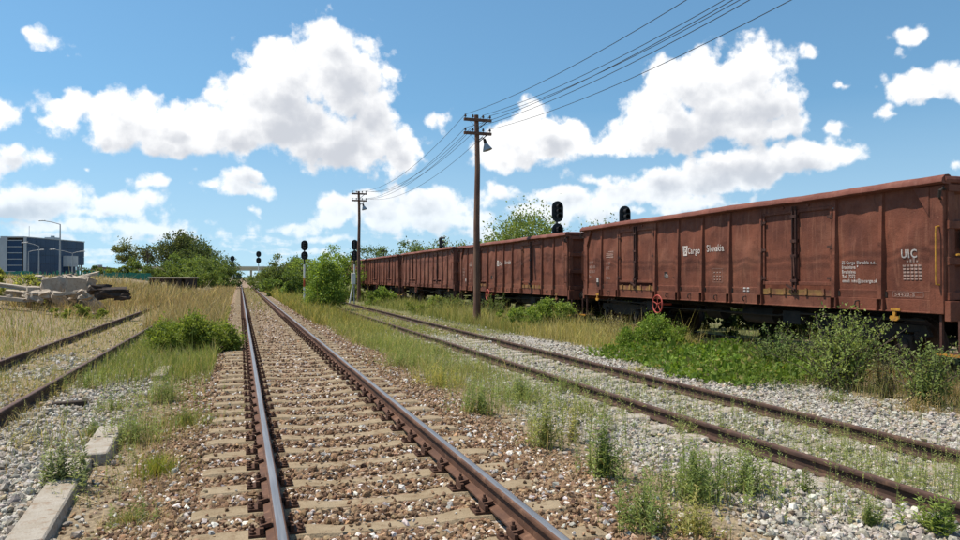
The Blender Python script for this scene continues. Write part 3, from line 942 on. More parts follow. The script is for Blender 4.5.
def make_wagon(seed, paint, detail, texts):
    W = empty('freight_wagon')
    # side sheets, one per bay
    for (a, b) in BAYS:
        mb = MB()
        nu, nv = 13, 21
        vs = []
        for j in range(nv):
            z = 1.26 + (3.17 - 1.26) * j / (nv - 1)
            for i in range(nu):
                y = a + (b - a) * i / (nu - 1)
                vs.append((sheet_x(min(max(y, a + 1e-4), b - 1e-4), z, seed), y, z))
        mb.add(vs, [(j * nu + i, j * nu + i + 1, (j + 1) * nu + i + 1, (j + 1) * nu + i) for j in range(nv - 1) for i in range(nu - 1)])
        o = mb.build('side_panel', paint, W, smooth=True)
    rib = side_rib_mesh(paint)
    for y in RIBS:
        link_mesh('side_rib', rib, W, (0, y, 0))
    # sill along the bottom and rim along the top
    mb = MB()
    mb.box(XS - .030, XS + .05, -BODY_L, BODY_L, 1.03, 1.255)
    mb.box(XS - .055, XS + .05, -BODY_L, BODY_L, 1.03, 1.055)
    for (a, b) in BAYS:
        mb.box(XS - .020, XS + .0, a + .07, b - .07, 1.257, 1.40)
    mb.build('side_sill', paint, W, bevel=.006)
    mb = MB()
    prof = [(-1.34, 3.10), (-1.49, 3.105), (-1.525, 3.13), (-1.515, 3.185), (-1.45, 3.245), (-1.38, 3.255), (-1.33, 3.235)]
    ysr = np.linspace(-BODY_L - .06, BODY_L + .06, 30)
    n = len(prof)
    vs = [(px_ + .006 * math.sin(y * 2.1 + seed), y, z + .008 * math.sin(y * 1.3 + seed) + .004 * math.sin(y * 7 + seed)) for y in ysr for (px_, z) in prof]
    fs = [(i * n + k, i * n + (k + 1) % n, (i + 1) * n + (k + 1) % n, (i + 1) * n + k) for i in range(len(ysr) - 1) for k in range(n)]
    fs += [tuple(range(n)), tuple(len(vs) - n + k for k in range(n))]
    mb.add(vs, fs)
    mb.build('top_rim', M['rim'], W, smooth=True)
    # double side doors
    for yc in (-3.125, 3.125):
        for s in (-1, 1):
            y0, y1 = (yc - .955, yc - .03) if s < 0 else (yc + .03, yc + .955)
            d = MB()
            nu, nv = 7, 9
            vs = []
            for j in range(nv):
                z = 1.47 + (2.96 - 1.47) * j / (nv - 1)
                for i in range(nu):
                    y = y0 + (y1 - y0) * i / (nu - 1)
                    e = math.sin(math.pi * i / (nu - 1)) * math.sin(math.pi * j / (nv - 1))
                    vs.append((XS - .012 - e * (.010 + .012 * math.sin(y * 6 + z * 5 + seed)), y, z))
            d.add(vs, [(j * nu + i, j * nu + i + 1, (j + 1) * nu + i + 1, (j + 1) * nu + i) for j in range(nv - 1) for i in range(nu - 1)])
            leaf = d.build('door_leaf', paint, W, smooth=True)
            f = MB()
            xo, xi = XS - .050, XS - .004
            f.box(xo, xi, y0, y0 + .05, 1.46, 2.98); f.box(xo, xi, y1 - .05, y1, 1.46, 2.98)
            f.box(xo + .002, xi, y0 + .05, y1 - .05, 1.46, 1.53); f.box(xo + .002, xi, y0 + .05, y1 - .05, 2.92, 2.98)
            f.build('door_frame', paint, leaf, bevel=.006)
            hy = y0 - .02 if s < 0 else y1 + .02
            for hz in (1.60, 2.2, 2.78):
                h = MB(); h.cyl((XS - .055, hy, hz - .055), (XS - .055, hy, hz + .055), .026, 8)
                h.box(XS - .065, XS - .045, min(hy, hy - s * .12), max(hy, hy - s * .12), hz - .025, hz + .025)
                h.build('hinge', M['lock'], leaf)
        # locking bars in the middle of the door
        b = MB()
        for q in (-.045, .05):
            b.cyl((XS - .075, yc + q, 1.30), (XS - .075, yc + q, 3.05), .019, 8)
        for zz in (1.55, 2.05, 2.35, 2.85):
            b.box(XS - .10, XS - .03, yc - .08, yc + .085, zz - .03, zz + .03)
        b.obox((XS - .105, yc - .03, 1.85), (.012, 0, 0), (0, .018, 0), (0, .01, .20))
        b.obox((XS - .10, yc + .08, 1.42), (.012, 0, 0), (0, .12, .05), (0, -.01, .02))
        b.build('door_lock', M['lock'], W)
        hd = MB(); hd.box(XS - .035, XS, yc - 1.0, yc + 1.0, 2.94, 3.17)
        for q in (-.35, .35):
            hd.cyl((XS - .06, yc + q, 3.05), (XS - .03, yc + q, 3.05), .035, 8)
        hd.build('door_header', paint, W)
        t = MB(); t.box(XS - .040, XS - .0, yc - .98, yc + .98, 1.257, 1.375)
        for q in (-.75, -.3, .3, .75):
            t.box(XS - .065, XS - .035, yc + q - .03, yc + q + .03, 1.27, 1.40)
        t.build('door_sill', M['yellow_worn'] if detail > 0 else paint, W)
    # end posts with their gussets at the four corners of the near side, and the end walls
    for s in (-1, 1):
        c = MB()
        ya, yb = sorted((s * 6.15, s * 6.40))
        c.box(XS - .060, XS + .04, ya, yb, 1.03 + .0, 3.10)
        c.prism([(XS - .075, s * 6.16, 2.60), (XS - .075, s * 6.16, 3.10), (XS - .075, s * 5.86, 3.10)], (.07, 0, 0))
        c.build('corner_post', paint, W, bevel=.008)
        e = MB()
        ye = s * 6.36
        e.box(XS + .04, 1.40, min(ye, ye - s * .03), max(ye, ye - s * .03), 1.05, 3.10)
        e.build('end_wall', paint, W)
        for zz in (1.32, 1.88, 2.46, 3.05):
            r = MB()
            r.prism([(XS, ye, zz - .09), (XS, ye + s * .095, zz - .055), (XS, ye + s * .095, zz + .055), (XS, ye, zz + .09)], (2.74, 0, 0))
            r.build('end_rib', paint, W)
        for xx in (-1.28, -.42, .42, 1.28):
            r = MB()
            r.box(xx - .07, xx + .07, min(ye, ye + s * .075), max(ye, ye + s * .075), 1.04, 3.12)
            r.build('end_post', paint, W, bevel=.006)
        r = MB()
        r.tube([(-1.45, s * 6.43, 3.18), (1.45, s * 6.43, 3.18)], .06, 8)
        r.build('end_rim', M['rim'], W, smooth=True)
        b = MB()                                 # headstock
        b.box(-1.40, 1.40, min(s * 6.40, s * 6.50), max(s * 6.40, s * 6.50), .92, 1.24)
        b.build('headstock', paint, W, bevel=.006)
        for xx in (-.875, .875):
            f = MB()
            f.cyl((xx, s * 6.5, 1.06), (xx, s * 6.62, 1.06), .15, 14)
            f.cyl((xx, s * 6.62, 1.06), (xx, s * 6.90, 1.06), .115, 14)
            f.tube([(xx, s * 6.90, 1.06), (xx, s * 6.95, 1.06), (xx, s * 6.99, 1.06), (xx, s * 7.01, 1.06)], [.20, .235, .225, .05], 20)
            f.build('buffer', M['under'], W, smooth=True)
        k = MB()                                 # screw coupling and hose
        k.box(-.05, .05, min(s * 6.5, s * 6.75), max(s * 6.5, s * 6.75), .98, 1.09)
        k.tube([(0, s * 6.73, 1.03), (0, s * 6.92, .92), (0, s * 7.0, .75)], .035, 8)
        k.build('coupling', M['under'], W)
        k = MB()
        k.tube([(-.35, s * 6.5, .95), (-.36, s * 6.66, .86), (-.36, s * 6.74, .66), (-.33, s * 6.78, .50), (-.26, s * 6.76, .42)], .024, 8)
        k.build('brake_hose', M['dark_hole'], W, smooth=True)
        # steps and handrail
        st = MB()
        st.box(XS + .0, XS + .05, s * 6.30 - .02, s * 6.30 + .02, .40, 1.03)
        st.box(XS + .0, XS + .05, s * 6.62 - .02, s * 6.62 + .02, .40, .93)
        st.box(XS - .06, XS + .30, min(s * 6.26, s * 6.68), max(s * 6.26, s * 6.68), .375, .405)
        st.build('step', M['lock'], W)
        se = MB(); se.box(XS - .075, XS - .06, min(s * 6.26, s * 6.68), max(s * 6.26, s * 6.68), .37, .41)
        se.build('step_edge', M['yellow'], W)
        h = MB()
        yh = s * 6.33
        h.tube([(XS - .05, yh, 1.50), (XS - .13, yh, 1.51), (XS - .135, yh, 1.58), (XS - .135, yh, 2.36), (XS - .13, yh, 2.43), (XS - .05, yh, 2.44)], .013, 8)
        h.build('handrail', M['yellow'] if (detail > 1 and s < 0) else paint, W, smooth=True)
        k = MB()                                 # coupling-rope hook near the corner
        yk = s * 5.47
        k.prism([(XS - .06, yk + a_ * .72, 1.08 + (b_ - 1.08) * .8) for a_, b_ in ((-.05, 1.10), (.05, 1.10), (.03, .92), (.11, .93), (.13, .88), (.07, .83), (-.07, .83), (-.13, .88), (-.11, .93), (-.03, .92))], (.03, 0, 0))
        k.box(XS - .068, XS - .062, yk - .13, yk + .06, 1.05, 1.10)
        hk = k.build('tow_hook', M['yellow'] if detail > 1 else M['yellow_worn'], W)
        q = MB()                                 # curled rope eye at the top of the corner
        q.tube([(XS - .07, s * 6.36, 2.88), (XS - .14, s * 6.40, 2.90), (XS - .16, s * 6.43, 3.0), (XS - .10, s * 6.44, 3.05), (XS - .05, s * 6.42, 3.02)], .022, 8)
        q.build('rope_eye', M['under'], W, smooth=True)
    # far side and floor, seen only through gaps
    fsd = MB()
    fsd.box(1.33, 1.37, -6.36, 6.36, 1.03, 3.24)
    for y in RIBS + [-6.2, 6.2]:
        fsd.box(1.37, 1.45, y - .05, y + .05, 1.03, 3.15)
    fsd.build('far_side_wall', paint, W)
    fl = MB(); fl.box(-1.31, 1.33, -6.33, 6.33, 1.16, 1.24)
    fl.build('floor_plate', M['under'], W)
    # underframe
    u = MB()
    u.box(-.30, -.20, -6.4, 6.4, .86, 1.15); u.box(.20, .30, -6.4, 6.4, .86, 1.15)
    for y in (-3.3, -2.2, -1.1, 0, 1.1, 2.2, 3.3):
        u.prism([(-1.30, y - .03, 1.03), (-1.30, y - .03, 1.15), (1.30, y - .03, 1.15), (1.30, y - .03, 1.03), (.3, y - .03, .84), (-.3, y - .03, .84)], (0, .06, 0))
    u.build('underframe', M['under'], W)
    g_ = MB()
    g_.tube([(-.75, -1.9, .78), (-.75, -.9, .78)], .20, 14)
    g_.build('air_tank', M['under'], W, smooth=True)
    g_ = MB()
    g_.cyl((-.2, .7, .72), (-.2, 1.3, .72), .17, 12)
    g_.tube([(-.2, 1.3, .72), (-.2, 3.2, .66)], .03, 6)
    g_.tube([(-.2, .7, .72), (-.2, -3.2, .66)], .03, 6)
    g_.tube([(-1.20, -5.9, .90), (-1.20, -2.8, .88), (-1.05, -2.2, .80), (-1.05, 2.2, .80), (-1.20, 2.8, .88), (-1.20, 5.9, .90)], .022, 6)
    g_.box(-1.22, -1.00, -3.05, -2.55, .66, .92)
    g_.box(-1.25, -1.05, 2.4, 2.8, .70, .95)
    g_.build('brake_gear', M['under'], W)
    # hand-brake wheel on the side
    hw = MB()
    N = 20
    cy, cz, rr = 1.86, .90, .235
    hw.tube([(XS - .13, cy + rr * math.cos(2 * math.pi * k / N), cz + rr * math.sin(2 * math.pi * k / N)) for k in range(N + 1)], .020, 6, caps=False)
    for k in range(5):
        a = 2 * math.pi * k / 5 + .3
        hw.cyl((XS - .12, cy, cz), (XS - .13, cy + rr * math.cos(a), cz + rr * math.sin(a)), .013, 6)
    hw.cyl((XS - .15, cy, cz), (XS + .3, cy, cz), .03, 8)
    hw.build('brake_wheel', M['red'] if detail > 0 else M['wagon_dull'], W, smooth=True)
    # small rope hooks along the sill
    for y in (-4.7, -1.6, -.55, .5, 1.5, 4.7):
        h = MB(); h.tube([(XS - .03, y, 1.20), (XS - .09, y + .02, 1.19), (XS - .10, y + .03, 1.12), (XS - .06, y + .03, 1.09)], .013, 6)
        h.build('rope_hook', M['under'], W)
    for y in RIBS:
        p_ = MB(); p_.box(XS - .034, XS - .028, y + .055 - .165, y - .075, 1.275, 1.375)  # dark plate on the strip, coloured like the shaded hollow of a pocket
        p_.build('painted_stake_pocket', M['dark_hole'], W)
    make_bogie(W, -4.5); make_bogie(W, 4.5)
    # lettering of the side
    if texts:
        Lm, Fm = M['white_letter'], M['faint_letter']
        marks(W, [(.845, .64, 2.155, 2.20), (.845, .64, 2.36, 2.405), (.845, .80, 2.20, 2.36), (.685, .64, 2.20, 2.36), (.77, .715, 2.25, 2.31), (.80, .77, 2.30, 2.36), (.715, .685, 2.30, 2.36), (.80, .77, 2.20, 2.26), (.715, .685, 2.20, 2.26)], seed, Lm, 'logo')
        lettering(W, 'Cargo', .225, .60, 2.20, seed, Lm, .003, .78)
        lettering(W, 'Slovakia', .235, -.14, 2.23, seed, Lm, .003, .80)
        if detail > 1:
            lettering(W, 'UIC', .20, -5.60, 1.95, seed, Lm, .004, .85)
            cells = [(-5.62 - .075 * i, -5.62 - .075 * i - .055, 1.58 + .055 * j, 1.58 + .055 * j + .033) for i in range(5) for j in range(5)]
            cells += [(-5.70 - .06 * i, -5.70 - .06 * i - .035, 1.875, 1.875 + .03 + .02 * (i % 3)) for i in range(4)]
            marks(W, cells, seed, Fm, 'load_table')
            for i, s_ in enumerate(('ZS Cargo Slovakia a.s.', 'Bratislava *', 'Bratislava', 'Tel. 7272', 'email: info@zscargo.sk')):
                lettering(W, s_, .088, -4.30, 1.86 - .083 * i, seed, Lm, .0015, .85)
            marks(W, [(-5.42, -6.02, 1.29, 1.295), (-5.42, -6.02, 1.375, 1.38), (-5.42, -5.425, 1.29, 1.38), (-6.015, -6.02, 1.29, 1.38)], seed, Fm, 'plate_outline', XS - .021)
            lettering(W, '54422-5', .072, -5.46, 1.305, seed, Fm, .001, 1.5, XS - .021)
            marks(W, [(-.38, -.385, 1.50, 1.82), (-.74, -.745, 1.50, 1.82), (-.38, -.745, 1.50, 1.505), (-.38, -.745, 1.815, 1.82)] + [(-.43 - .1 * i, -.48 - .1 * i, 1.55 + .085 * j, 1.575 + .085 * j) for i in range(3) for j in range(3)], seed, Fm, 'stencil_frame')
            marks(W, [(-1.50 - .12 * i, -1.58 - .12 * i, 1.30 + .06 * j, 1.335 + .06 * j) for i in range(2) for j in range(2)], seed, M['white_letter'], 'repair_mark', XS - .021)
        marks(W, [(1.53, 1.70, 1.60, 1.76), (1.30, 1.24, 1.6, 1.62)], seed, M['dark_hole'], 'label_field')
        lettering(W, '1 Bh', .125, 1.69, 1.62, seed, Lm, .002, .8, None)
        for i, s_ in enumerate(('31 RIV', '54220-00', '5021 8-5', 'Eas')):
            lettering(W, s_, .125, 6.08, 2.04 - .145 * i, seed, Fm, .002, .82)
        marks(W, [(5.53, 5.36, 1.56, 1.60), (5.53, 5.36, 1.36, 1.56)], seed, M['dark_hole'], 'label_field', XS - .032)
        marks(W, [(5.52, 5.40, 1.46, 1.60)], seed, M['white_letter'], 'paper_label', XS - .036)
        for i, s_ in enumerate(('A   C2', 'B   S7', 'C', 'S 8-2', 'D')):
            lettering(W, s_, .12, 4.93, 2.0 - .15 * i, seed, Fm, .002, .85)
        marks(W, [(4.93, 4.45, 2.205, 2.24), (4.93, 4.45, 2.27, 2.30), (4.93, 4.45, 2.33, 2.345), (4.80, 4.45, 2.38, 2.40)], seed, Fm, 'load_table')
    if detail > 1:                               # warning plate and bracket on the near end
        ye = -6.36 - .105
        wp = MB()
        N = 18
        ring = [(-1.02 + .07 * math.cos(2 * math.pi * k / N), ye, 2.21 + .115 * math.sin(2 * math.pi * k / N)) for k in range(N + 1)]
        wp.tube(ring, .018, 6, caps=False)
        wp.box(-1.04, -1.00, ye - .01, ye + .01, 2.16, 2.26)
        wp.build('warning_mark', M['yellow'], W)
        wp = MB(); wp.box(-1.11, -.93, ye + .012, ye + .03, 2.05, 2.37)
        wp.build('warning_plate', M['dark_hole'], W)
        wp = MB(); wp.tube([(-1.25, ye - .03, 1.98), (-.55, ye - .03, 1.98)], .018, 8); wp.tube([(-1.2, ye - .03, 1.98), (-1.2, ye + .05, 1.98)], .015, 6)
        wp.build('end_handle', M['yellow'], W)
        wp = MB(); wp.prism([(-1.13, ye + .0, 2.44), (-.91, ye + .0, 2.44), (-1.02, ye + .0, 2.52)], (0, .01, 0))
        wp.build('warning_triangle', M['yellow_worn'], W)
    return W
WAGON_Y0, PITCH_W = 15.13, 14.05
looks = [
    (3.1, 'wagon', 2, True, 'nearest oxide-brown open freight wagon, lettering along its side and a yellow handrail', 0.0),
    (5.7, 'wagon', 1, True, 'oxide-brown open freight wagon partly behind the wooden lamp pole, lettering half worn', -.075),
    (8.3, 'wagon_dull', 0, False, 'dull brown freight wagon in the middle of the train', -.03),
    (1.9, 'wagon', 0, False, 'brown freight wagon last but one, above the low green bushes', -.05),
    (6.2, 'wagon_dull', 0, False, 'farthest brown freight wagon, half hidden by the distant utility pole', -.04),
]
for i, (seed, pm_, det, tx, label, dz) in enumerate(looks):
    W = make_wagon(seed, M[pm_], det, tx)
    W.location = (TW_C, WAGON_Y0 + PITCH_W * i, TW_TOP + dz)
    tag(W, label, 'freight wagon', 'row of open freight wagons')
    if dz:                                       # worn springs: the body sits lower, the wheels stay on the rails
        for ch in W.children:
            if ch.name.startswith('bogie'): ch.location.z -= dz

# ------------------------------------------------------------------ utility poles, wires
def utility_pole(x, y, H, label, z_up, z_lo, lamp, r0=.15):
    zb = float(gz(x, y))
    t = tag(empty('utility_pole', (x, y, zb)), label, 'utility pole', 'wooden utility poles of one line')
    mb = MB()
    mb.tube([(0.03 * math.sin(k * 1.3) * (k / 8), 0, -.3 + (H - zb + .3) * k / 8) for k in range(9)], [r0 - (r0 - .085) * k / 8 for k in range(9)], 14)
    mb.build('post', M['pole_wood'], t, smooth=True)
    for zz in (z_up - zb, z_lo - zb):
        a = MB(); a.box(-.56, .56, -.15, -.05, zz - .055, zz + .055)
        arm = a.build('crossarm', M['pole_wood'], t, bevel=.008)
        for s in (-1, 1):
            b = MB(); b.obox((s * .19, -.16, zz - .20), (s * .17, 0, .15), (0, .006, 0), (.012, 0, -.014))
            b.build('brace', M['under'], arm)
        for xx in (-.50, -.20, .22, .50):
            i_ = MB()
            i_.cyl((xx, -.10, zz + .05), (xx, -.10, zz + .11), .014, 6)
            i_.tube([(xx, -.10, zz + .10), (xx, -.10, zz + .13), (xx, -.10, zz + .16), (xx, -.10, zz + .20)], [.045, .05, .035, .03], 8)
            i_.build('insulator', M['insulator'], arm, smooth=True)
    if lamp:
        zz = z_lo - zb - .10
        l = MB()
        l.tube([(.06, -.08, zz - .15), (.18, -.12, zz - .05), (.28, -.12, zz - .12)], .018, 6)
        l.tube([(.26, -.12, zz - .10), (.29, -.13, zz - .22), (.31, -.14, zz - .30)], [.05, .065, .07], 10)
        br = l.build('lamp_bracket', M['under'], t, smooth=True)
        l = MB()
        l.tube([(.31, -.14, zz - .28), (.34, -.15, zz - .40), (.38, -.17, zz - .54)], [.07, .13, .20], 14, caps=False)
        l.build('lamp_shade', M['galv'], br, smooth=True)
        l = MB()
        l.tube([(.335, -.15, zz - .38), (.355, -.16, zz - .47), (.365, -.165, zz - .50)], [.05, .07, .03], 10)
        l.build('bulb', M['white'], br, smooth=True)
    return t
POLES = [(8.95, -1.0, 7.95), (8.72, 26.9, 7.93), (8.25, 53.4, 7.9)]
utility_pole(8.72, 26.9, 7.93, 'wooden utility pole with two crossarms and a lamp in front of the wagons', 7.72, 7.20, True)
utility_pole(8.25, 53.4, 7.90, 'distant wooden utility pole beside the small white cabinet', 7.70, 7.20, True, .14)
utility_pole(8.95, -1.0, 7.95, 'wooden utility pole next to the viewer, carrying the wires out of the picture', 7.72, 7.20, False)
wires = [('up', -.50), ('up', .22), ('up', .50), ('lo', -.50), ('lo', -.20), ('lo', .50)]
wnames = ['outermost on the upper crossarm, side of the tracks', 'inner one of the upper crossarm', 'outermost on the upper crossarm, side of the wagons',
          'outermost on the lower crossarm, side of the tracks', 'inner one of the lower crossarm', 'outermost on the lower crossarm, side of the wagons']
for (lv, dx), wn_ in zip(wires, wnames):
    pts = []
    for k in range(len(POLES) - 1):
        (xa, ya, _), (xb, yb, _) = POLES[k], POLES[k + 1]
        sag = .80 if k == 0 else .95
        z0 = 7.92 if lv == 'up' else 7.40
        for i in range(25 if k == 0 else 25):
            if k and i == 0: continue
            u = i / 24
            pts.append((xa + (xb - xa) * u + dx, ya + (yb - ya) * u - .10, z0 - sag * 4 * u * (1 - u) - .02 * abs(dx)))
    mb = MB(); mb.tube(pts, .0085, 5)
    tag(mb.build('overhead_wire', M['wire'], None, smooth=True), 'thin overhead wire, ' + wn_, 'wire', 'overhead wires')

# ------------------------------------------------------------------ signals
def rounded(w_, h, n=8):
    r = w_ / 2
    c = [(r * math.cos(math.pi * k / n), h / 2 - r + r * math.sin(math.pi * k / n)) for k in range(n + 1)]
    return c + [(-a, -b) for (a, b) in c]
def light_signal(px, ytop, d, label, w_=.56, heads=((1.02, 3), (.72, 2)), red=True, face=0.0, pole_r=.065, x=None):
    top = at_depth(px, ytop, d)
    zb = float(gz(top.x, top.y))
    t = tag(empty('light_signal', (top.x, top.y, zb), face), label, 'railway signal', 'railway light signals')
    H = top.z - zb
    z = H
    m0 = H - sum(h for h, _ in heads) - .35
    hh = MB(); hh.cyl((0, 0.02, m0), (0, 0.02, H - .15), pole_r * .8, 10)
    hh.build('upper_mast', M['black'], t, smooth=True)
    seg = [(0, .45 * m0), (.45 * m0, .66 * m0), (.66 * m0, m0)] if red else [(0, m0)]
    for i, (a, b) in enumerate(seg):
        mm = MB(); mm.cyl((0, 0.02, a - (.2 if i == 0 else 0)), (0, 0.02, b), pole_r, 12)
        mm.build('mast_band', M['signal_red'] if i == 1 else M['white'], t, smooth=True)
    for (h, nl) in heads:
        zc = z - h / 2
        mb = MB(); mb.prism([(a, -.10, zc + b) for a, b in rounded(w_, h)], (0, .05, 0))
        pl = mb.build('signal_head', M['black'], t)
        bx = MB(); bx.prism([(a, -.05, zc + b) for a, b in rounded(w_ * .55, h * .85)], (0, .16, 0))
        bx.build('lamp_case', M['black'], pl)
        for k in range(nl):
            zl = zc + h / 2 - w_ * .48 - (h - w_ * .96) * (k / max(nl - 1, 1))
            v = MB()
            N = 9
            outer = [(.115 * math.cos(math.pi * (q / N * 1.3 - .15)), .115 * math.sin(math.pi * (q / N * 1.3 - .15))) for q in range(N + 1)]
            vs = []
            for (a, b) in outer: vs.append((a, -.10, zl + b))
            for (a, b) in outer: vs.append((a, -.34, zl + b))
            for (a, b) in outer: vs.append((a * .93, -.34, zl + b * .93))
            for (a, b) in outer: vs.append((a * .93, -.10, zl + b * .93))
            n = N + 1
            fs = [(r * n + q, r * n + q + 1, ((r + 1) % 4) * n + q + 1, ((r + 1) % 4) * n + q) for r in range(4) for q in range(N)]
            v.add(vs, fs)
            v.build('visor', M['black'], pl)
            l = MB(); l.cyl((0, -.125, zl), (0, -.10, zl), .085, 12)
            l.build('lens', M['lens'], pl)
        z -= h + .05
    return t
light_signal(232.5, 255.8, 104, 'far black light signal left of the main track before the dark trees', .62, ((.80, 2), (.74, 2)), False)
light_signal(258.6, 251.2, 92, 'far two-headed black light signal just right of the main track', .60, ((.74, 2), (.74, 2)))
light_signal(304.5, 240.4, 47, 'two-headed black light signal on a red and white mast beside the leafy sapling', .44, ((.66, 3), (.54, 2)), pole_r=.06)
light_signal(354.6, 239.8, 60, 'black light signal standing right behind the distant utility pole', .52, ((.84, 3), (.84, 3)))
light_signal(440.8, 236.4, 58, 'small black signal showing above the third wagon', .30, ((.95, 3), (.6, 2)), face=.9)
light_signal(557, 201, 37, 'tall black signal head rising above the gap between the first two wagons', .62, ((1.08, 3), (.7, 2)))
light_signal(624, 206, 31, 'black rounded signal head peeping over the rim of the lettered wagon', .52, ((.95, 3), (.7, 2)))
# small post with a crossbar far behind the train, and a relay cabinet by the distant pole
p = at_depth(384, 249.5, 95)
t = tag(empty('far_post', (p.x, p.y, -.3)), 'thin dark post with a short crossbar showing above the train rim', 'post')
mb = MB(); mb.cyl((0, 0, -.2), (0, 0, p.z + .3), .09, 8); mb.build('post', M['wood_dark'], t)
mb = MB(); mb.box(-.45, .45, -.06, .06, p.z + .0, p.z + .14); mb.build('crossbar', M['wood_dark'], t)
p = at_depth(353.5, 279, 48)
zb = float(gz(p.x, p.y))
t = tag(empty('relay_cabinet', (p.x, p.y, zb)), 'small white cabinet on a slanting post beside the distant utility pole', 'cabinet')
mb = MB(); mb.box(-.13, .13, -.12, .12, p.z - zb - .35, p.z - zb + .40); mb.build('box', M['white'], t, bevel=.02)
mb = MB(); mb.tube([(-.30, 0, -.1), (-.02, 0, p.z - zb - .34)], .05, 8); mb.build('post', M['white'], t)
mb = MB(); mb.tube([(.06, .04, -.1), (.06, .04, p.z - zb - .34)], .04, 8); mb.build('support', M['galv'], t)

# ------------------------------------------------------------------ far left: office block, fence, lamps, hall
M['glass'] = None
def facade_glass():
    m, t, b = new_mat('dark_blue_glass')
    p = pos(t)
    n = t.noise(p, .22, 3)
    t.link(t.mix(t.remap(n, .35, .65), (0.014, 0.036, 0.082), (0.022, 0.058, 0.125)), b.inputs['Base Color'])
    b.inputs['Roughness'].default_value = .35
    b.inputs['Specular IOR Level'].default_value = .18
    return m
M['glass'] = facade_glass()
M['alu'] = pm('aluminium_cladding', (.40, .42, .44), (.34, .36, .38), .6, .5, .1)
M['render_white'] = pm('white_render', (.68, .67, .64), (.58, .57, .54), .4, .85)
M['roof_brown'] = pm('brown_roof', (.20, .13, .10), (.15, .10, .08), .5, .9)
M['fence_green'] = pm('green_fence_paint', (.020, .155, .105), (.03, .20, .14), 1.5, .6)
A = at_depth(25, 276, 150); B = at_depth(84.5, 276, 172)
ux = Vector((B.x - A.x, B.y - A.y, 0)); LEN = ux.length; ux.normalize()
ang = math.atan2(ux.y, ux.x)
t = tag(empty('office_building', (A.x, A.y, .9), ang), 'modern office block with dark blue glass front and grey frame', 'building')
HB = 9.0                                       # local: +X along the long front, front face at y = 0 towards the camera, depth +Y
wd, SW = 13.0, 4.2
# long front: dark glass panes in a fine grid, cut back at the far lower corner where columns carry it
b_ = MB(); b_.box(.25, LEN - .1, .25, SW - .3, 3.4, HB - .25); b_.box(.25, LEN * .62, .25, SW - .3, -1.0, 3.4)
b_.build('core', M['wood_dark'], t)
NP = 13
for i in range(NP):
    for j, (z0, z1) in enumerate(((-.5, 1.5), (1.5, 3.45), (3.45, 5.3), (5.3, 7.05), (7.05, HB - .2))):
        x0, x1 = .3 + (LEN - .4) * i / NP, .3 + (LEN - .4) * (i + 1) / NP
        if j < 2 and x1 > LEN * .62: continue
        q = MB(); q.box(x0 + .02, x1 - .02, .0 + .004 * ((i * 7 + j * 3) % 4), .2, z0 + .02, z1 - .02)
        q.build('pane', M['glass'], t)
q = MB(); q.box(.0, LEN, -.10, .24, HB - .18, HB); q.box(-.15, .28, -.14, .24, -1, HB); q.build('facade_frame', M['alu'], t)
# short side with horizontal bands
for j in range(6):
    q = MB(); q.box(-.06, .06, .55, SW - .6, 1.1 + 1.28 * j - .5, 1.1 + 1.28 * (j + 1) - .68); q.build('side_pane', M['glass'], t)
    q = MB(); q.box(-.16, .05, .5, SW - .55, 1.1 + 1.28 * (j + 1) - .66, 1.1 + 1.28 * (j + 1) - .52); q.build('side_mullion', M['alu'], t)
q = MB(); q.box(-.25, .2, SW - .58, SW + .8, -1, HB + .05); q.box(-.2, .2, .2, SW, HB - .2, HB + .02); q.build('side_frame', M['alu'], t)
q = MB(); q.box(.6, LEN, SW + .8, wd + .2, -1, HB - .3); q.box(.2, LEN - .2, .3, SW + .8, HB - .28, HB - .1); q.build('rear_wall', M['alu'], t)
for i in range(3):
    q = MB(); q.cyl((LEN - .5 - i * 1.7, .5, -1), (LEN - .5 - i * 1.7, .5, 3.5), .17, 10); q.build('column', M['white'], t, smooth=True)
q = MB()
vs = [(LEN * .62 + 2.0 * math.cos(a) * 1.25 + 2.1, .6 - 2.2 * math.sin(a)) for a in [math.pi * k / 10 for k in range(11)]]
q.prism([(a, b, 3.0) for a, b in vs], (0, 0, 2.4)); q.build('canopy', M['alu'], t)
q = MB(); q.prism([(LEN * .62 + 2.1 + (a - LEN * .62 - 2.1) * .8, .6 + (b - .6) * .8, -1.0) for a, b in vs], (0, 0, 4.0)); q.build('entrance', M['glass'], t)
q = MB(); q.box(LEN * .62 + .6, LEN * .62 + .85, -1.6, -1.35, -1, 3.0); q.box(LEN * .62 + 3.2, LEN * .62 + 3.45, -1.6, -1.35, -1, 3.0); q.build('canopy_post', M['alu'], t)
q = MB(); q.cyl((6.0, 3, HB - .2), (6.0, 3, HB + 2.6), .05, 6); q.build('antenna', M['galv'], t)
q = MB(); q.box(13, 15.5, 2, 4, HB - .15, HB + .55); q.box(13.6, 14.2, 2.4, 3, HB + .5, HB + .9); q.build('roof_unit', M['galv'], t)
p = at_depth(-14, 276, 165)
t = tag(empty('annex_building', (p.x, p.y, .8), .18), 'low white annex at the edge of the picture beside the office block', 'building')
q = MB(); q.box(-6, 7.0, 0, 9, -1, 6.0); q.build('wall', M['render_white'], t)
q = MB(); q.box(-6.1, 7.1, -.12, 9.1, 6.0, 6.35); q.build('roof_edge', M['alu'], t)
for i in range(4):
    q = MB(); q.box(-5 + 2.8 * i, -3.4 + 2.8 * i, -.05, .0, 2.5, 4.4); q.build('window', M['glass'], t)
p = at_depth(103, 276, 205)
t = tag(empty('hall_building', (p.x, p.y, .6), .12), 'low white hall with a flat brown roof behind the green fence', 'building')
q = MB(); q.box(-3.2, 3.4, 0, 12, -1, 2.9); q.build('wall', M['render_white'], t)
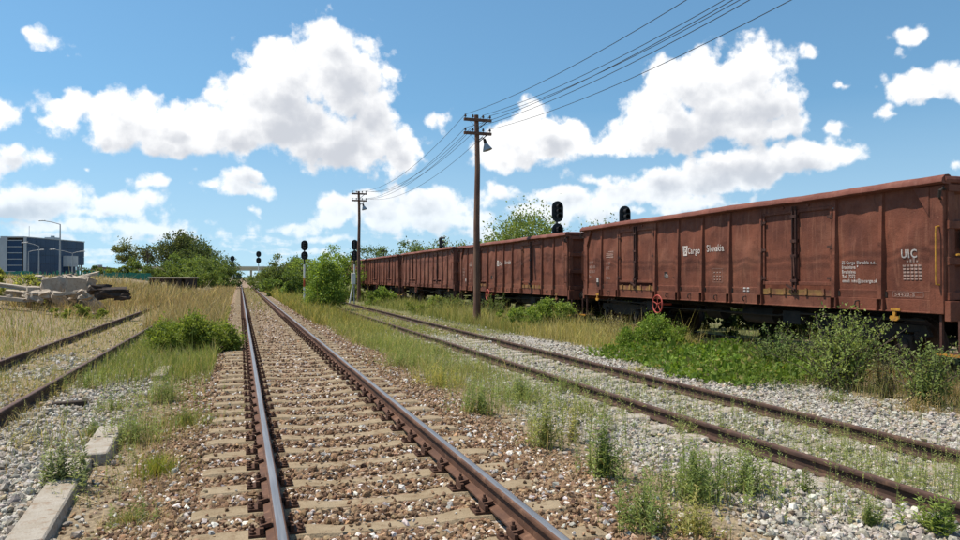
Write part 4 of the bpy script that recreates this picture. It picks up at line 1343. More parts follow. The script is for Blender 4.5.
q = MB(); q.prism([(-3.5, -.2, 2.9), (3.7, -.2, 2.9), (3.0, -.2, 3.5), (-1.8, -.2, 3.9)], (0, 12.4, 0)); q.build('roof', M['roof_brown'], t)
q = MB(); q.box(-1.5, -.3, 3, 4, 3.6, 4.4); q.build('chimney', M['alu'], t)

# green picket fence
FA, FB_ = at_depth(-12, 276, 84), at_depth(152, 276, 88)
fd = Vector((FB_.x - FA.x, FB_.y - FA.y, 0)); FL = fd.length; fd.normalize()
fence = tag(empty('picket_fence', (FA.x, FA.y, 0), math.atan2(fd.y, fd.x)), 'green picket fence of upright boards before the trees and buildings', 'fence')
q = MB(); q.prism([(-.055, 0, 0), (.055, 0, 0), (.055, 0, 1.65), (0, 0, 1.75), (-.055, 0, 1.65)], (0, .03, 0))
brd = q.mesh('board', M['fence_green'])
q = MB(); q.prism([(-.30, 0, 0), (.30, 0, 0), (.30, 0, 1.62), (-.30, 0, 1.66)], (0, .03, 0))
brd2 = q.mesh('board', M['fence_green'])
nb = 0
xx = 0.0
while xx < FL:
    u = xx / FL
    zz = .72 - .22 * u
    if .27 < u < .72:
        link_mesh('board', brd, fence, (xx, 0, zz), (0, rng.normal(0, .02), 0)).scale = (2.2, 1, rng.uniform(.80, 1.05))
        xx += rng.uniform(.36, .50)
    else:
        link_mesh('board', brd2, fence, (xx, 0, zz), (0, rng.normal(0, .01), 0)).scale = (1, 1, rng.uniform(.92, 1.0))
        xx += .62
for k in range(12):
    u = (k + .5) / 12
    x0, x1 = FL * k / 12, FL * (k + 1) / 12
    zz = .72 - .22 * u
    q = MB(); q.box(x0, x1, .03, .09, zz + .30, zz + .42); q.box(x0, x1, .03, .09, zz + 1.15, zz + 1.27); q.build('fence_rail', M['fence_green'], fence)
    q = MB(); q.box(x0 - .05, x0 + .05, .09, .19, zz - 1.4, zz + 1.6); q.build('fence_post', M['fence_green'], fence)

def street_lamp(px, ytop, d, arms, label, r=.10):
    p = at_depth(px, ytop, d)
    zb = float(gz(p.x, p.y)) - .3
    t = tag(empty('street_lamp', (p.x, p.y, zb)), label, 'street lamp', 'street lamps by the office block')
    H = p.z - zb
    q = MB(); q.tube([(0, 0, 0), (0, 0, H * .5), (0, 0, H)], [r * 1.3, r, r * .6], 8); q.build('mast', M['galv'], t, smooth=True)
    for (ax, rise) in arms:
        q = MB(); q.tube([(0, 0, H - .05), (ax * .5, 0, H + rise * .6), (ax, 0, H + rise)], r * .55, 6)
        a = q.build('arm', M['galv'], t, smooth=True)
        q = MB(); q.obox((ax + .4 * math.copysign(1, ax), 0, H + rise + .03), (.45, 0, .04), (0, .14, 0), (0, 0, .07)); q.build('lantern', M['galv'], a, bevel=.02)
    return t
street_lamp(60.2, 224, 118, [(-2.2, .45)], 'tall street lamp with a long arm in front of the glass office', .13)
street_lamp(39, 246, 112, [(-1.5, .45)], 'shorter street lamp with arm to the side before the office windows', .09)
street_lamp(28.5, 251.5, 116, [(1.3, .25)], 'smallest street lamp nearest the corner of the office block', .08)
street_lamp(72.5, 253, 125, [(1.1, .25), (-2.6, .55)], 'two-armed street lamp at the entrance of the office block', .09)

# ------------------------------------------------------------------ overpass at the end of the line
p = at_depth(241, 276, 520)
t = tag(empty('road_overpass', (p.x, p.y, -.4)), 'pale concrete road overpass crossing the line on the horizon', 'bridge')
M['pale_conc'] = pm('pale_concrete', (.66, .55, .40), (.58, .48, .36), .3, .9)
q = MB(); q.box(-70, 60, 0, 12, 6.3, 8.2); q.build('deck', M['pale_conc'], t)
q = MB(); q.box(-70, 60, -.3, 0, 8.0, 9.3); q.build('parapet', M['pale_conc'], t)
for xx in (-6.5, 7.0):
    q = MB(); q.box(xx - .7, xx + .7, 1, 11, -1, 6.3); q.build('pier', M['pale_conc'], t)
p = at_depth(239, 276, 470)
t = tag(empty('railcar', (p.x, p.y, -.3)), 'tiny dark blue railcar under the far overpass', 'railcar')
M['rail_blue'] = pm('blue_paint', (.03, .055, .11), (.04, .07, .13), 1.0, .5)
q = MB(); q.prism([(-1.45, 0, .7), (1.45, 0, .7), (1.45, 0, 3.0), (1.0, 0, 3.8), (-1.0, 0, 3.8), (-1.45, 0, 3.0)], (0, 16, 0)); q.build('body', M['rail_blue'], t)
q = MB(); q.box(-1.1, -.1, -.04, 0, 2.1, 3.0); q.build('windscreen', M['glass'], t)
q = MB(); q.box(.1, 1.1, -.04, 0, 2.1, 3.0); q.build('windscreen', M['glass'], t)
q = MB(); q.box(-1.2, 1.2, 1, 15, .1, .7); q.build('underframe', M['under'], t)

# ------------------------------------------------------------------ rubble heap and what lies about on the left
heap = [  # photo column and row of the slab centre, half length, half width, half thickness, turn, tilt, roll, distance
    (24, 288, 1.05, .30, .075, .18, .16, .05, 31, 'long pale concrete slab leaning on the rubble heap, nearest the picture edge'),
    (10, 299, .55, .26, .07, .10, .12, .0, 29, 'concrete slab lying low at the foot of the rubble heap'),
    (33, 294, .22, .26, .30, .35, .04, .1, 30, 'upright concrete block under the end of the long leaning slab'),
    (34, 279.5, .34, .26, .15, .6, -.12, .1, 33, 'bright concrete block on top of the rubble heap'),
    (43, 287, .10, .34, .42, .25, .22, .1, 31.5, 'dark grey slab standing on edge next to the bright block'),
    (52, 287.5, .30, .09, .40, .1, -.22, .12, 31, 'pale slab standing on edge in the middle of the rubble heap'),
    (61, 284.5, .26, .10, .34, -.3, .35, -.1, 32, 'grey broken slab leaning in the upper middle of the rubble heap'),
    (76, 285.5, .36, .09, .34, .12, .10, .18, 31, 'square upright slab near the end of the rubble heap'),
    (79, 277.5, .78, .24, .06, .10, -.26, .1, 33, 'thin slanting slab across the top of the rubble heap'),
    (55, 278, .74, .24, .055, -.05, -.20, .0, 33.5, 'flat thin slab capping the middle of the rubble heap'),
    (66, 293.5, .42, .16, .07, -.15, -.10, .0, 29.5, 'small flat slab in the grass before the rubble heap'),
    (88, 281.5, .24, .26, .20, .9, .4, .3, 32.5, 'brownish concrete lump at the end of the rubble heap'),
    (94, 290, .16, .18, .15, .9, .3, .2, 30, 'small grey concrete lump beside the dark timber pile'),
    (57, 296, .18, .2, .12, .3, .2, .5, 29.5, 'small concrete lump half sunk in the dry grass'),
    (18, 294, .45, .22, .14, .2, .10, .1, 31.5, 'shaded concrete beam under the long leaning slab'),
    (68, 289, .34, .2, .12, .5, .5, .3, 32.3, 'concrete chunk wedged inside the rubble heap'),
    (85, 289, .34, .22, .12, .1, -.3, .1, 32.3, 'concrete chunk wedged under the square upright slab'),
    (44, 295, .30, .2, .14, .8, .2, .2, 31.0, 'concrete chunk low at the front of the rubble heap'),
    (70, 279.5, .26, .24, .14, .5, .1, .4, 33.4, 'rough concrete lump between the two top slabs'),
]
M['earth'] = pm('earth', (.10, .075, .052), (.17, .13, .09), 3.0, .95, bumpd=.03, bscale=8.0)
def chunk(hl, hw, ht, jag=.08):
    bm = bmesh.new()
    bmesh.ops.create_cube(bm, size=2.0)
    bmesh.ops.subdivide_edges(bm, edges=bm.edges[:], cuts=2, use_grid_fill=True)
    for v in bm.verts:
        j = Vector(rng.normal(0, 1, 3)) * jag
        v.co = Vector((v.co.x * hl + j.x * min(hl, .5), v.co.y * hw + j.y * min(hw, .5), v.co.z * ht + j.z * ht * .5))
    me = bpy.data.meshes.new('concrete_slab')
    bm.to_mesh(me); bm.free()
    me.materials.append(M['slab'])
    return me
q = MB(); p = at_depth(52, 300, 33.2)
N = 14
vs = [(0, 0, .95)] + [(2.1 * r_ * math.cos(2 * math.pi * k / N) * (1 + .12 * math.sin(k * 2.3)), .9 * r_ * math.sin(2 * math.pi * k / N), z_) for (r_, z_) in ((.35, .80), (.75, .45), (1.1, -.25)) for k in range(N)]
fs = [(0, 1 + k, 1 + (k + 1) % N) for k in range(N)] + [(1 + r_ * N + k, 1 + (r_ + 1) * N + k, 1 + (r_ + 1) * N + (k + 1) % N, 1 + r_ * N + (k + 1) % N) for r_ in range(2) for k in range(N)]
q.add(vs, fs)
tag(q.build('earth_mound', M['earth'], None, smooth=True, loc=(p.x, p.y, float(gz(p.x, p.y)))), 'brown earth mound under the broken concrete slabs', 'mound')
for (px, py, hl, hw, ht, rz, ry, rx, d, label) in heap:
    p = at_depth(px, py, d)
    tag(link_mesh('concrete_slab', chunk(hl, hw, ht), None, p, (rx, ry, rz)), label, 'concrete slab', 'broken slabs of the rubble heap', 'thing')
for k in range(16):
    p = at_depth(rng.uniform(2, 96), rng.uniform(293, 300) - .05 * k, rng.uniform(28.8, 30.6))
    q_ = rng.uniform(.07, .17)
    tag(link_mesh('concrete_fragment', chunk(q_ * 1.3, q_, q_ * .7, .25), None, p, tuple(rng.uniform(-.6, .6, 3))), 'small broken concrete fragment in the grass at the foot of the rubble heap', 'concrete fragment', 'fragments below the rubble heap', 'thing')
timbers = [(101, 288, .45, .3, 'charred timber end at the slab side of the dark pile'), (107, 291, .55, -.2, 'thick dark timber across the middle of the dark pile'), (113, 290, .5, .2, 'dark timber lying on top of the dark pile'),
           (118, 293, .5, .5, 'dark timber sloping to the grass at the end of the pile'), (109, 294, .6, .05, 'lowest dark timber at the front of the pile'), (123, 296, .3, -.4, 'short dark timber stub at the far end of the pile'), (103, 294, .35, .7, 'dark timber stub under the concrete lump')]
for (px, py, hl, rz, label) in timbers:
    p = at_depth(px, py + 1.0, 27.5)
    me = chunk(hl * .75, .15, .11, .22)
    me.materials.clear(); me.materials.append(M['wood_dark'])
    tag(link_mesh('dark_timber', me, None, p, (rng.normal(0, .3), rng.normal(0, .12), rz)), label, 'timber', 'pile of dark timbers')
p0, p1 = at_depth(148, 277, 58), at_depth(191, 277, 58)
rd = Vector((p1.x - p0.x, p1.y - p0.y, 0)); RL = rd.length
zb = float(gz((p0.x + p1.x) / 2, p0.y))
t = tag(empty('loading_platform', (p0.x, p0.y, zb), math.atan2(rd.y, rd.x)), 'low old loading platform with pale top and dark openings in the dry grass', 'platform')
zt = 1.62 - zb
q = MB(); q.box(0, RL, 0, 1.6, zt - .12, zt); q.build('deck', M['slab'], t, bevel=.02)
for (a, b) in ((.05, .5), (1.45, 1.75), (2.3, 2.6), (RL - .55, RL - .1)):
    q = MB(); q.box(a, b, .12, 1.5, -.3, zt - .12); q.build('support', M['wood_dark'], t)
q = MB(); q.box(.1, RL * .45, .06, .10, zt - .42, zt - .12); q.build('edge_beam', M['rail_dark'], t)

p = at_z(647, 520, -.06)
bm = bmesh.new(); bmesh.ops.create_icosphere(bm, subdivisions=2, radius=.055)
for v in bm.verts:
    v.co = Vector((v.co.x * 1.35, v.co.y * .8, v.co.z * .7)) * rng.uniform(.7, 1.25)
me = bpy.data.meshes.new('crumpled_wrapper'); bm.to_mesh(me); bm.free()
me.materials.append(pm('printed_wrapper', (.62, .64, .50), (.25, .36, .10), 22.0, .45, stain=(.05, .07, .03), stain_scale=30.0))
tag(link_mesh('crumpled_wrapper', me, None, (p.x, p.y, float(gz(p.x, p.y)) + .045), (.2, .1, .5)), 'small crumpled green and white wrapper on the brown shoulder', 'litter', kind='thing')

# ------------------------------------------------------------------ vegetation
def unit(v):
    return v / np.maximum(np.linalg.norm(v, axis=-1, keepdims=True), 1e-9)
def leaf_arrays(P, size, C, axis=None, aspect=.55, spread=1.0):
    """one folded four-cornered leaf per point; axis is the direction it points"""
    n = len(P)
    a = rng.normal(size=(n, 3))
    if axis is not None:
        a = a * spread + axis
    a = unit(a)
    b = unit(np.cross(a, rng.normal(size=(n, 3))))
    nn = np.cross(a, b)
    s = size[:, None]
    V = np.stack([P, P + a * s * .5 + b * s * aspect * .5 + nn * s * .10, P + a * s, P + a * s * .5 - b * s * aspect * .5 + nn * s * .10], 1)
    F = (np.arange(n) * 4)[:, None] + np.arange(4)[None]
    return V.reshape(-1, 3), F, np.repeat(C, 4, axis=0)
def tint(n, c1, c2, v=.22):
    u = rng.random((n, 1))
    c = np.array(c1) * (1 - u) + np.array(c2) * u
    return np.clip(c * rng.uniform(1 - v, 1 + v, (n, 1)), 0, 1)
def crown(lobes, n, size, c1, c2, clump=.22, per=90, hollow=.55, spread=1.0, low=True, gain=2.2):
    """leaves gathered in clumps round the lobes (x, y, z, rx, rz)"""
    L = np.array(lobes, float)
    wt = (L[:, 3] ** 2); wt /= wt.sum()
    nc = max(6, n // per)
    li = rng.choice(len(L), nc, p=wt)
    d = unit(rng.normal(size=(nc, 3)))
    if not low:
        d[:, 2] = np.where(d[:, 2] < -.35, -d[:, 2], d[:, 2])
    rr = hollow + (1 - hollow) * rng.random(nc) ** .6
    R3 = np.stack([L[li, 3], L[li, 3], L[li, 4]], -1)
    cc = L[li, :3] + d * R3 * rr[:, None]
    cs = L[li, 3] * clump * rng.uniform(.6, 1.4, nc)
    cb = rng.uniform(.72, 1.28, nc)
    k = rng.integers(0, nc, n)
    P = cc[k] + rng.normal(size=(n, 3)) * cs[k][:, None] * np.array([1, 1, .75])
    sz = size * rng.uniform(.6, 1.35, n)
    C = tint(n, c1, c2) * cb[k][:, None] * gain * np.array([1.06, 1.0, .9])
    ax = unit(P - L[li[k], :3]) * .8 + np.array([0, 0, .25])
    return leaf_arrays(P, sz, np.clip(C, 0, 1), ax, spread=spread), cc
def limbs(mb, cc, base_r, trunk_h, lean=(0, 0), n=9):
    top = Vector((lean[0], lean[1], trunk_h))
    mb.tube([(0, 0, -.15), tuple(top * .5), tuple(top)], [base_r, base_r * .8, base_r * .62], 8)
    idx = rng.choice(len(cc), min(n, len(cc)), replace=False)
    for i in idx:
        e = Vector(cc[i])
        mid = (top * .6 + e * .4) + Vector(rng.normal(0, .06, 3)) * e.length
        mb.tube([tuple(top * rng.uniform(.55, 1.0)), tuple(mid), tuple(e)], [base_r * .42, base_r * .26, base_r * .08], 5)
def tree(name, label, cat, loc, lobes, n, size, c1, c2, trunk=.12, trunk_h=1.0, group=None, sink=0.05, **kw):
    x, y = loc[0], loc[1]
    z = float(gz(x, y)) - sink if len(loc) < 3 else loc[2]
    t = tag(empty(name, (x, y, z)), label, cat, group)
    (V, F, C), cc = crown(lobes, n, size, c1, c2, **kw)
    V[:, 2] = np.maximum(V[:, 2], .0)
    link_mesh('crown', bulk_mesh('crown', V, F, M['leaf'], C), t)
    mb = MB(); limbs(mb, cc, trunk, trunk_h, n=8)
    mb.build('trunk', M['bark'], t, smooth=True)
    return t
DG, MG, LG, YG, OG = (.030, .046, .014), (.058, .085, .022), (.090, .135, .030), (.150, .175, .045), (.075, .085, .030)
def auto_lobes(w_, h, z0, k, flat=.8, seed=0, base=True):
    r_ = np.random.default_rng(seed)
    out_ = []
    for i in range(k):
        u = i / max(k - 1, 1)
        rr = h * r_.uniform(.20, .34)
        out_.append(((u - .5) * (w_ - rr * 1.3) + r_.normal(0, .05 * w_), r_.normal(0, w_ * .16), z0 + (h - z0) * r_.uniform(.40, .72) * (1 - .55 * abs(u - .5)), rr, rr * flat))
    out_.append((0, 0, z0 + (h - z0) * .62, h * .30, h * .33))
    if z0 < h * .2:                              # a bush is leafy down to the ground
        for i in range(k + 1):
            u = i / k
            out_.append(((u - .5) * w_ * .8, r_.normal(0, w_ * .12), h * .24, h * .26, h * .24))
    return out_
def px_tree(name, label, cat, px, ytop, wpx, d, n, size, c1, c2, k=4, seed=0, trunk=.12, group=None, z0=.15, **kw):
    """tree or bush seen at photo column px, its top at ytop, wpx wide, standing d metres away"""
    p = at_depth(px, 276.5, d)
    zb = float(gz(p.x, p.y))
    h = at_depth(px, ytop, d).z - zb
    w_ = wpx * d / FPX
    lob = auto_lobes(w_, h, h * z0, k, seed=seed)
    ca, sa = math.cos(-YAW), math.sin(-YAW)
    lob = [(x_ * ca - y_ * sa, x_ * sa + y_ * ca, z_, a, b) for (x_, y_, z_, a, b) in lob]
    # crown tops out at the wanted height
    topz = max(z_ + b for (_, _, z_, _, b) in lob)
    lob = [(x_, y_, z_ * h / topz * .97, a, b * h / topz) for (x_, y_, z_, a, b) in lob]
    return tree(name, label, cat, (p.x, p.y), lob, n, size, c1, c2, trunk, h * .35, group, **kw)

FARG = 'trees beyond the dry field'
px_tree('broadleaf_tree', 'small round olive-green tree standing apart at the end of the green fence', 'tree', 127, 239.5, 30, 112, 2600, .30, (.050, .062, .026), (.085, .095, .04), 3, 1, .16, FARG, z0=.45)
px_tree('broadleaf_tree', 'tall dark tree with two rounded tops, highest of the left-hand group', 'tree', 178, 229, 54, 112, 9500, .33, (.030, .042, .018), (.062, .075, .032), 5, 2, .28, FARG, z0=.35)
px_tree('broadleaf_tree', 'dark rounded tree on the flank of the tallest one', 'tree', 199, 240, 34, 108, 3600, .30, (.030, .046, .018), (.058, .078, .028), 3, 3, .2, FARG, z0=.3)
px_tree('bushy_tree', 'bushy mid-green tree at the end of the left-hand group, behind the far signal', 'tree', 215, 247.5, 38, 100, 7000, .27, (.032, .050, .016), (.065, .090, .026), 4, 4, .15, FARG, z0=.1)
px_tree('bushy_tree', 'low green thicket under the small round tree', 'bush', 134, 259, 56, 98, 6000, .28, (.050, .075, .022), (.095, .12, .035), 4, 5, .1, FARG, z0=.05)
px_tree('bushy_tree', 'green thicket in the middle below the tall dark tree', 'bush', 172, 255, 56, 95, 7500, .28, (.042, .066, .020), (.085, .115, .032), 4, 6, .1, FARG, z0=.05)
px_tree('bushy_tree', 'light green thicket close to the old loading platform', 'bush', 200, 256, 54, 90, 7000, .25, (.048, .075, .020), (.10, .13, .036), 4, 7, .1, FARG, z0=.05)
px_tree('bushy_tree', 'small dark bush just left of the rails before the far signal', 'bush', 226, 253, 20, 106, 2600, .26, (.030, .046, .016), (.055, .078, .026), 2, 8, .1, FARG, z0=.05)
px_tree('bushy_tree', 'low far bush by the corner of the white hall', 'bush', 88, 262, 14, 140, 900, .3, DG, MG, 2, 9, .1, FARG, z0=.1)
# bare twiggy tree
p = at_depth(147, 276, 105)
t = tag(empty('bare_tree', (p.x, p.y, float(gz(p.x, p.y)))), 'leafless grey tree between the small round tree and the tall dark one', 'tree')
mb = MB(); mb.tube([(0, 0, -.1), (.1, 0, 2.2), (.0, 0, 4.0)], [.10, .08, .04], 6); mb.build('trunk', M['bark'], t)
mb = MB()
for k in range(16):
    a = rng.uniform(0, 6.28); z0 = rng.uniform(1.8, 4.0); l_ = rng.uniform(.8, 1.9)
    mb.tube([(0.03, 0, z0), (math.cos(a) * l_ * .35, math.sin(a) * l_ * .35, z0 + l_ * .6), (math.cos(a) * l_ * .5, math.sin(a) * l_ * .5, z0 + l_)], [.035, .022, .01], 4)
mb.build('branches', M['bark'], t)
RG = 'trees between the main track and the siding'
px_tree('bushy_tree', 'dark broad tree behind the red and white signal mast', 'tree', 284, 248.5, 56, 82, 9500, .25, (.034, .050, .016), (.070, .090, .028), 4, 11, .18, RG, z0=.1)
px_tree('bushy_tree', 'small far bush just beyond the right-hand far signal', 'bush', 268, 262, 26, 100, 3200, .27, (.045, .065, .02), (.09, .11, .035), 3, 12, .1, RG, z0=.05)
px_tree('bushy_tree', 'dense green bush at the foot of the red and white signal', 'bush', 292, 267, 40, 62, 5000, .19, (.040, .065, .018), (.085, .12, .03), 3, 13, .08, RG, z0=.05)
px_tree('bushy_tree', 'fresh green bushy tree right behind the leafy sapling', 'tree', 332, 244.5, 56, 66, 8500, .20, (.055, .090, .020), (.125, .170, .038), 5, 14, .14, RG, z0=.1)
px_tree('bushy_tree', 'dark tree behind the end of the train and the distant pole', 'tree', 369, 236.5, 34, 96, 3400, .26, (.030, .050, .018), (.065, .090, .030), 4, 15, .16, RG, z0=.3, sink=.2)
BT = 'trees behind the freight train'
px_tree('bushy_tree', 'tree top like a feathery fan showing over the fourth wagon', 'tree', 411, 239, 32, 82, 4600, .24, (.040, .060, .020), (.085, .11, .034), 3, 16, .14, BT, z0=.35)
px_tree('bushy_tree', 'low row of leafage above the third wagon, beside the small signal', 'tree', 447, 237.5, 48, 74, 5200, .22, (.040, .062, .020), (.085, .11, .034), 5, 17, .14, BT, z0=.4)
px_tree('bushy_tree', 'dim treetop just showing over the far wagons', 'tree', 428, 242, 28, 80, 2600, .24, (.040, .062, .020), (.085, .11, .034), 3, 27, .14, BT, z0=.4)
px_tree('bushy_tree', 'large airy light green tree over the second wagon', 'tree', 524, 203, 70, 44, 10000, .165, (.055, .085, .024), (.125, .155, .050), 6, 18, .14, BT, z0=.42, clump=.20, per=60)
px_tree('bushy_tree', 'small treetop just showing over the rim near the second signal', 'tree', 598, 217, 24, 36, 1800, .13, (.04, .06, .02), (.08, .11, .03), 3, 19, .08, BT, z0=.5)
px_tree('bushy_tree', 'few leaf tips over the rim of the lettered wagon', 'tree', 572, 223, 26, 42, 900, .12, (.04, .06, .02), (.08, .11, .03), 3, 20, .08, BT, z0=.5)

# leafy bushes nearer the camera
def near_bush(label, x, y, w_, h, n, size, c1, c2, k=6, seed=0, name='bush', **kw):
    lob = auto_lobes(w_ * .9, h * .9, h * .12, k, seed=seed)
    return tree(name, label, 'bush', (x, y), lob, n, size, c1, c2, .03, h * .3, **kw)
tree('sapling', 'tall narrow leafy green sapling beside the main track, before the fresh green tree', 'bush', (4.40, 40.5),
     [(0, 0, .6, .75, .6), (.45, .1, .9, .6, .6), (-.5, 0, .8, .6, .6), (.1, 0, 1.5, .68, .6), (-.35, .1, 1.8, .5, .5), (.4, 0, 1.9, .45, .5), (0, 0, 2.3, .45, .5), (.1, 0, 2.75, .28, .35)],
     9000, .12, (.055, .092, .018), (.130, .180, .036), .04, 1.0, clump=.30, per=45)
near_bush('dense dark green bush at the edge of the main track, opposite the half-buried siding', -.98, 17.6, 2.05, 1.08, 16000, .062, (.050, .072, .014), (.115, .150, .030), 7, 32, clump=.24, per=60)
near_bush('round bright green bush under the red brake wheel', 9.25, 15.0, 1.6, 1.05, 9500, .060, (.048, .085, .016), (.115, .165, .032), 5, 33, clump=.25, per=60)
near_bush('green bush before the gap between the first two wagons', 9.6, 22.0, 2.0, 1.25, 8000, .080, (.055, .090, .020), (.125, .165, .038), 5, 34, clump=.24, per=60)
near_bush('small green bush beside the foot of the lamp pole', 9.55, 24.6, 1.6, .9, 4200, .080, (.055, .090, .020), (.125, .165, .038), 4, 35)
near_bush('rounded bush at the far end of the siding, under the fourth wagon', 8.75, 47.0, 2.2, 1.35, 4500, .12, (.050, .085, .020), (.115, .155, .034), 4, 36)
near_bush('dull bush at the foot of the distant utility pole', 7.9, 56.0, 2.8, 1.6, 3600, .15, (.050, .075, .022), (.10, .13, .036), 4, 37)
near_bush('scrubby bush between the third wagon and the siding', 9.5, 36.0, 3.0, .95, 5200, .10, (.060, .085, .025), (.14, .165, .05), 5, 38)
near_bush('ragged yellow-green bush nearest the rubble heap', -9.3, 37.0, 2.5, 1.5, 3600, .13, (.085, .105, .025), (.19, .20, .06), 4, 39)
near_bush('yellow-green bush in front of the office block', -12.9, 42.5, 3.2, 1.55, 4600, .14, (.085, .105, .025), (.19, .20, .06), 5, 40)
near_bush('yellow-green bush at the picture edge beyond the concrete slabs', -15.0, 39.0, 3.2, 1.25, 4200, .13, (.085, .105, .025), (.17, .19, .05), 5, 41)
near_bush('low green bush beside the pile of dark timbers', -5.9, 31.5, 1.9, .62, 3200, .085, (.060, .085, .020), (.13, .155, .04), 4, 42)

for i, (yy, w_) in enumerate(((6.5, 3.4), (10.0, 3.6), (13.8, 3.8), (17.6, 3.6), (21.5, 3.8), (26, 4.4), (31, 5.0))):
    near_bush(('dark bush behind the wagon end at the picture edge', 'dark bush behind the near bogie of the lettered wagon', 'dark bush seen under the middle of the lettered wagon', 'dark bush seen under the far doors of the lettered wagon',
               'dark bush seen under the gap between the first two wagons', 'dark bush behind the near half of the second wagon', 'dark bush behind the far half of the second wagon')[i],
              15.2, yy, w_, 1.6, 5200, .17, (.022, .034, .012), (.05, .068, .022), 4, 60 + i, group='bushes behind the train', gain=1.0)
stuff_lobes = [(xx_, rng.normal(0, 12), rng.uniform(1.0, 2.5), rng.uniform(4, 7), rng.uniform(3, 5.5)) for xx_ in np.concatenate([np.arange(-330, -16, 6.0), np.arange(20, 330, 6.0)])]
(V, F, C), _cc = crown(stuff_lobes, 16000, 1.5, (.045, .06, .025), (.085, .10, .042), per=60)
V = V + np.array([0, 640.0, 0])
tag(link_mesh('far_woods', bulk_mesh('far_woods', V, F, M['leaf'], C)), 'low far-off belt of trees on the horizon', kind='stuff')

# shrubs with upright leafy shoots along the wagons
def shoots(label, x, y, h, w_, ns, seed, c1, c2, lsize=.055, name='shoot_shrub', per=70, spread=1.0):
    z = float(gz(x, y))
    t = tag(empty(name, (x, y, z)), label, 'shrub')
    Ps, Ss, Cs, Ax = [], [], [], []
    mb = MB()
    for i in range(ns):
        a = rng.uniform(0, 6.28); lean = rng.uniform(.1, 1.0) * w_ * .5
        hh = h * rng.uniform(.45, 1.0) * (1 - .25 * lean / (w_ * .5))
        b0 = np.array([rng.normal(0, .08 * w_), rng.normal(0, .08 * w_), 0])
        e = b0 + np.array([math.cos(a) * lean, math.sin(a) * lean, hh])
        m_ = b0 * .6 + e * .4 + np.array([0, 0, hh * .16])
        mb.tube([tuple(b0), tuple(m_), tuple(e)], [.010, .007, .003], 4)
        n = int(per * (hh / h))
        u = rng.uniform(.12, 1.0, n)[:, None]
        P = (1 - u) ** 2 * b0 + 2 * u * (1 - u) * m_ + u ** 2 * e + rng.normal(0, .025 * h, (n, 3))
        Ps.append(P); Ss.append(lsize * 1.2 * rng.uniform(.6, 1.4, n) * (1.15 - .5 * u[:, 0])); Cs.append(tint(n, c1, c2) * rng.uniform(.8, 1.2) * 1.7)
        Ax.append(np.tile(np.array([[math.cos(a) * .2, math.sin(a) * .2, .5]]), (n, 1)))
    V, F, C = leaf_arrays(np.concatenate(Ps), np.concatenate(Ss), np.concatenate(Cs), np.concatenate(Ax), .5, spread)
    V[:, 2] = np.maximum(V[:, 2], .005)
    link_mesh('foliage', bulk_mesh('foliage', V, F, M['leaf'], C), t)
    mb.build('stems', M['bark'], t)
    return t
shoots('big straggling shrub with upright leafy shoots before the yellow tow hook', 9.35, 9.5, 1.5, 2.0, 95, 1, (.095, .130, .032), (.205, .240, .078), .060)
shoots('leafy shrub at the picture edge below the wagon end', 9.35, 7.9, 1.05, 1.2, 50, 2, (.078, .108, .030), (.175, .205, .068), .055)
shoots('slender shrub with reddish dry stalks between the two shrubs by the wagon', 9.3, 8.6, .85, .8, 18, 3, (.085, .085, .034), (.17, .16, .07), .040)
shoots('straggling dark green shrub reaching under the lettered wagon', 9.75, 11.4, 1.1, 1.6, 56, 4, (.065, .100, .030), (.145, .18, .06), .055)
shoots('weedy shrub at the foot of the red brake wheel, left of the round bush', 9.5, 17.3, .95, 1.5, 34, 5, (.14, .125, .055), (.26, .22, .11), .05)
shoots('sparse upright shrub by the old sleepers of the siding under the second wagon', 10.0, 28.5, 1.2, 1.8, 40, 6, (.055, .085, .024), (.125, .155, .045), .075)
shoots('feathery tall weeds at the side of the third wagon', 9.4, 32.5, 1.1, 2.2, 50, 7, (.075, .10, .03), (.17, .19, .06), .08)

# grass -----------------------------------------------------------
def blades(P, H, Wd, C, lean=.35, segs=2, name='grass', droop=1.0):
    n = len(P)
    a = rng.uniform(0, 2 * np.pi, n)
    side = np.stack([np.cos(a), np.sin(a), np.zeros(n)], -1)
    b = rng.uniform(0, 2 * np.pi, n)
    lv = np.stack([np.cos(b), np.sin(b), np.zeros(n)], -1) * (np.abs(rng.normal(0, lean, n)) * H)[:, None]
    rows = []
    for k in range(segs):
        u = k / segs
        c = P + lv * (u ** 1.7) + np.array([0, 0, 1.0]) * (H * (u - .15 * droop * u * u))[:, None]
        wv = side * (Wd * (1 - .55 * u))[:, None]
        rows += [c - wv, c + wv]
    tip = P + lv + np.array([0, 0, 1.0]) * (H * (1 - .15 * droop))[:, None]
    V = np.stack(rows + [tip], 1)
    m = 2 * segs + 1
    tri = []
    for k in range(segs - 1):
        tri += [(2 * k, 2 * k + 1, 2 * k + 3), (2 * k, 2 * k + 3, 2 * k + 2)]
    tri += [(2 * segs - 2, 2 * segs - 1, 2 * segs)]
    T = np.array(tri)
    F = ((np.arange(n) * m)[:, None, None] + T[None]).reshape(-1, 3)
    base = np.repeat(C, m, axis=0)
    return V.reshape(-1, 3), F, base
def join(parts):
    Vs, Fs, Cs, o = [], [], [], 0
    for (V, F, C) in parts:
        Vs.append(V); Fs.append(F + o); Cs.append(C); o += len(V)
    return np.concatenate(Vs), np.concatenate(Fs), np.concatenate(Cs)
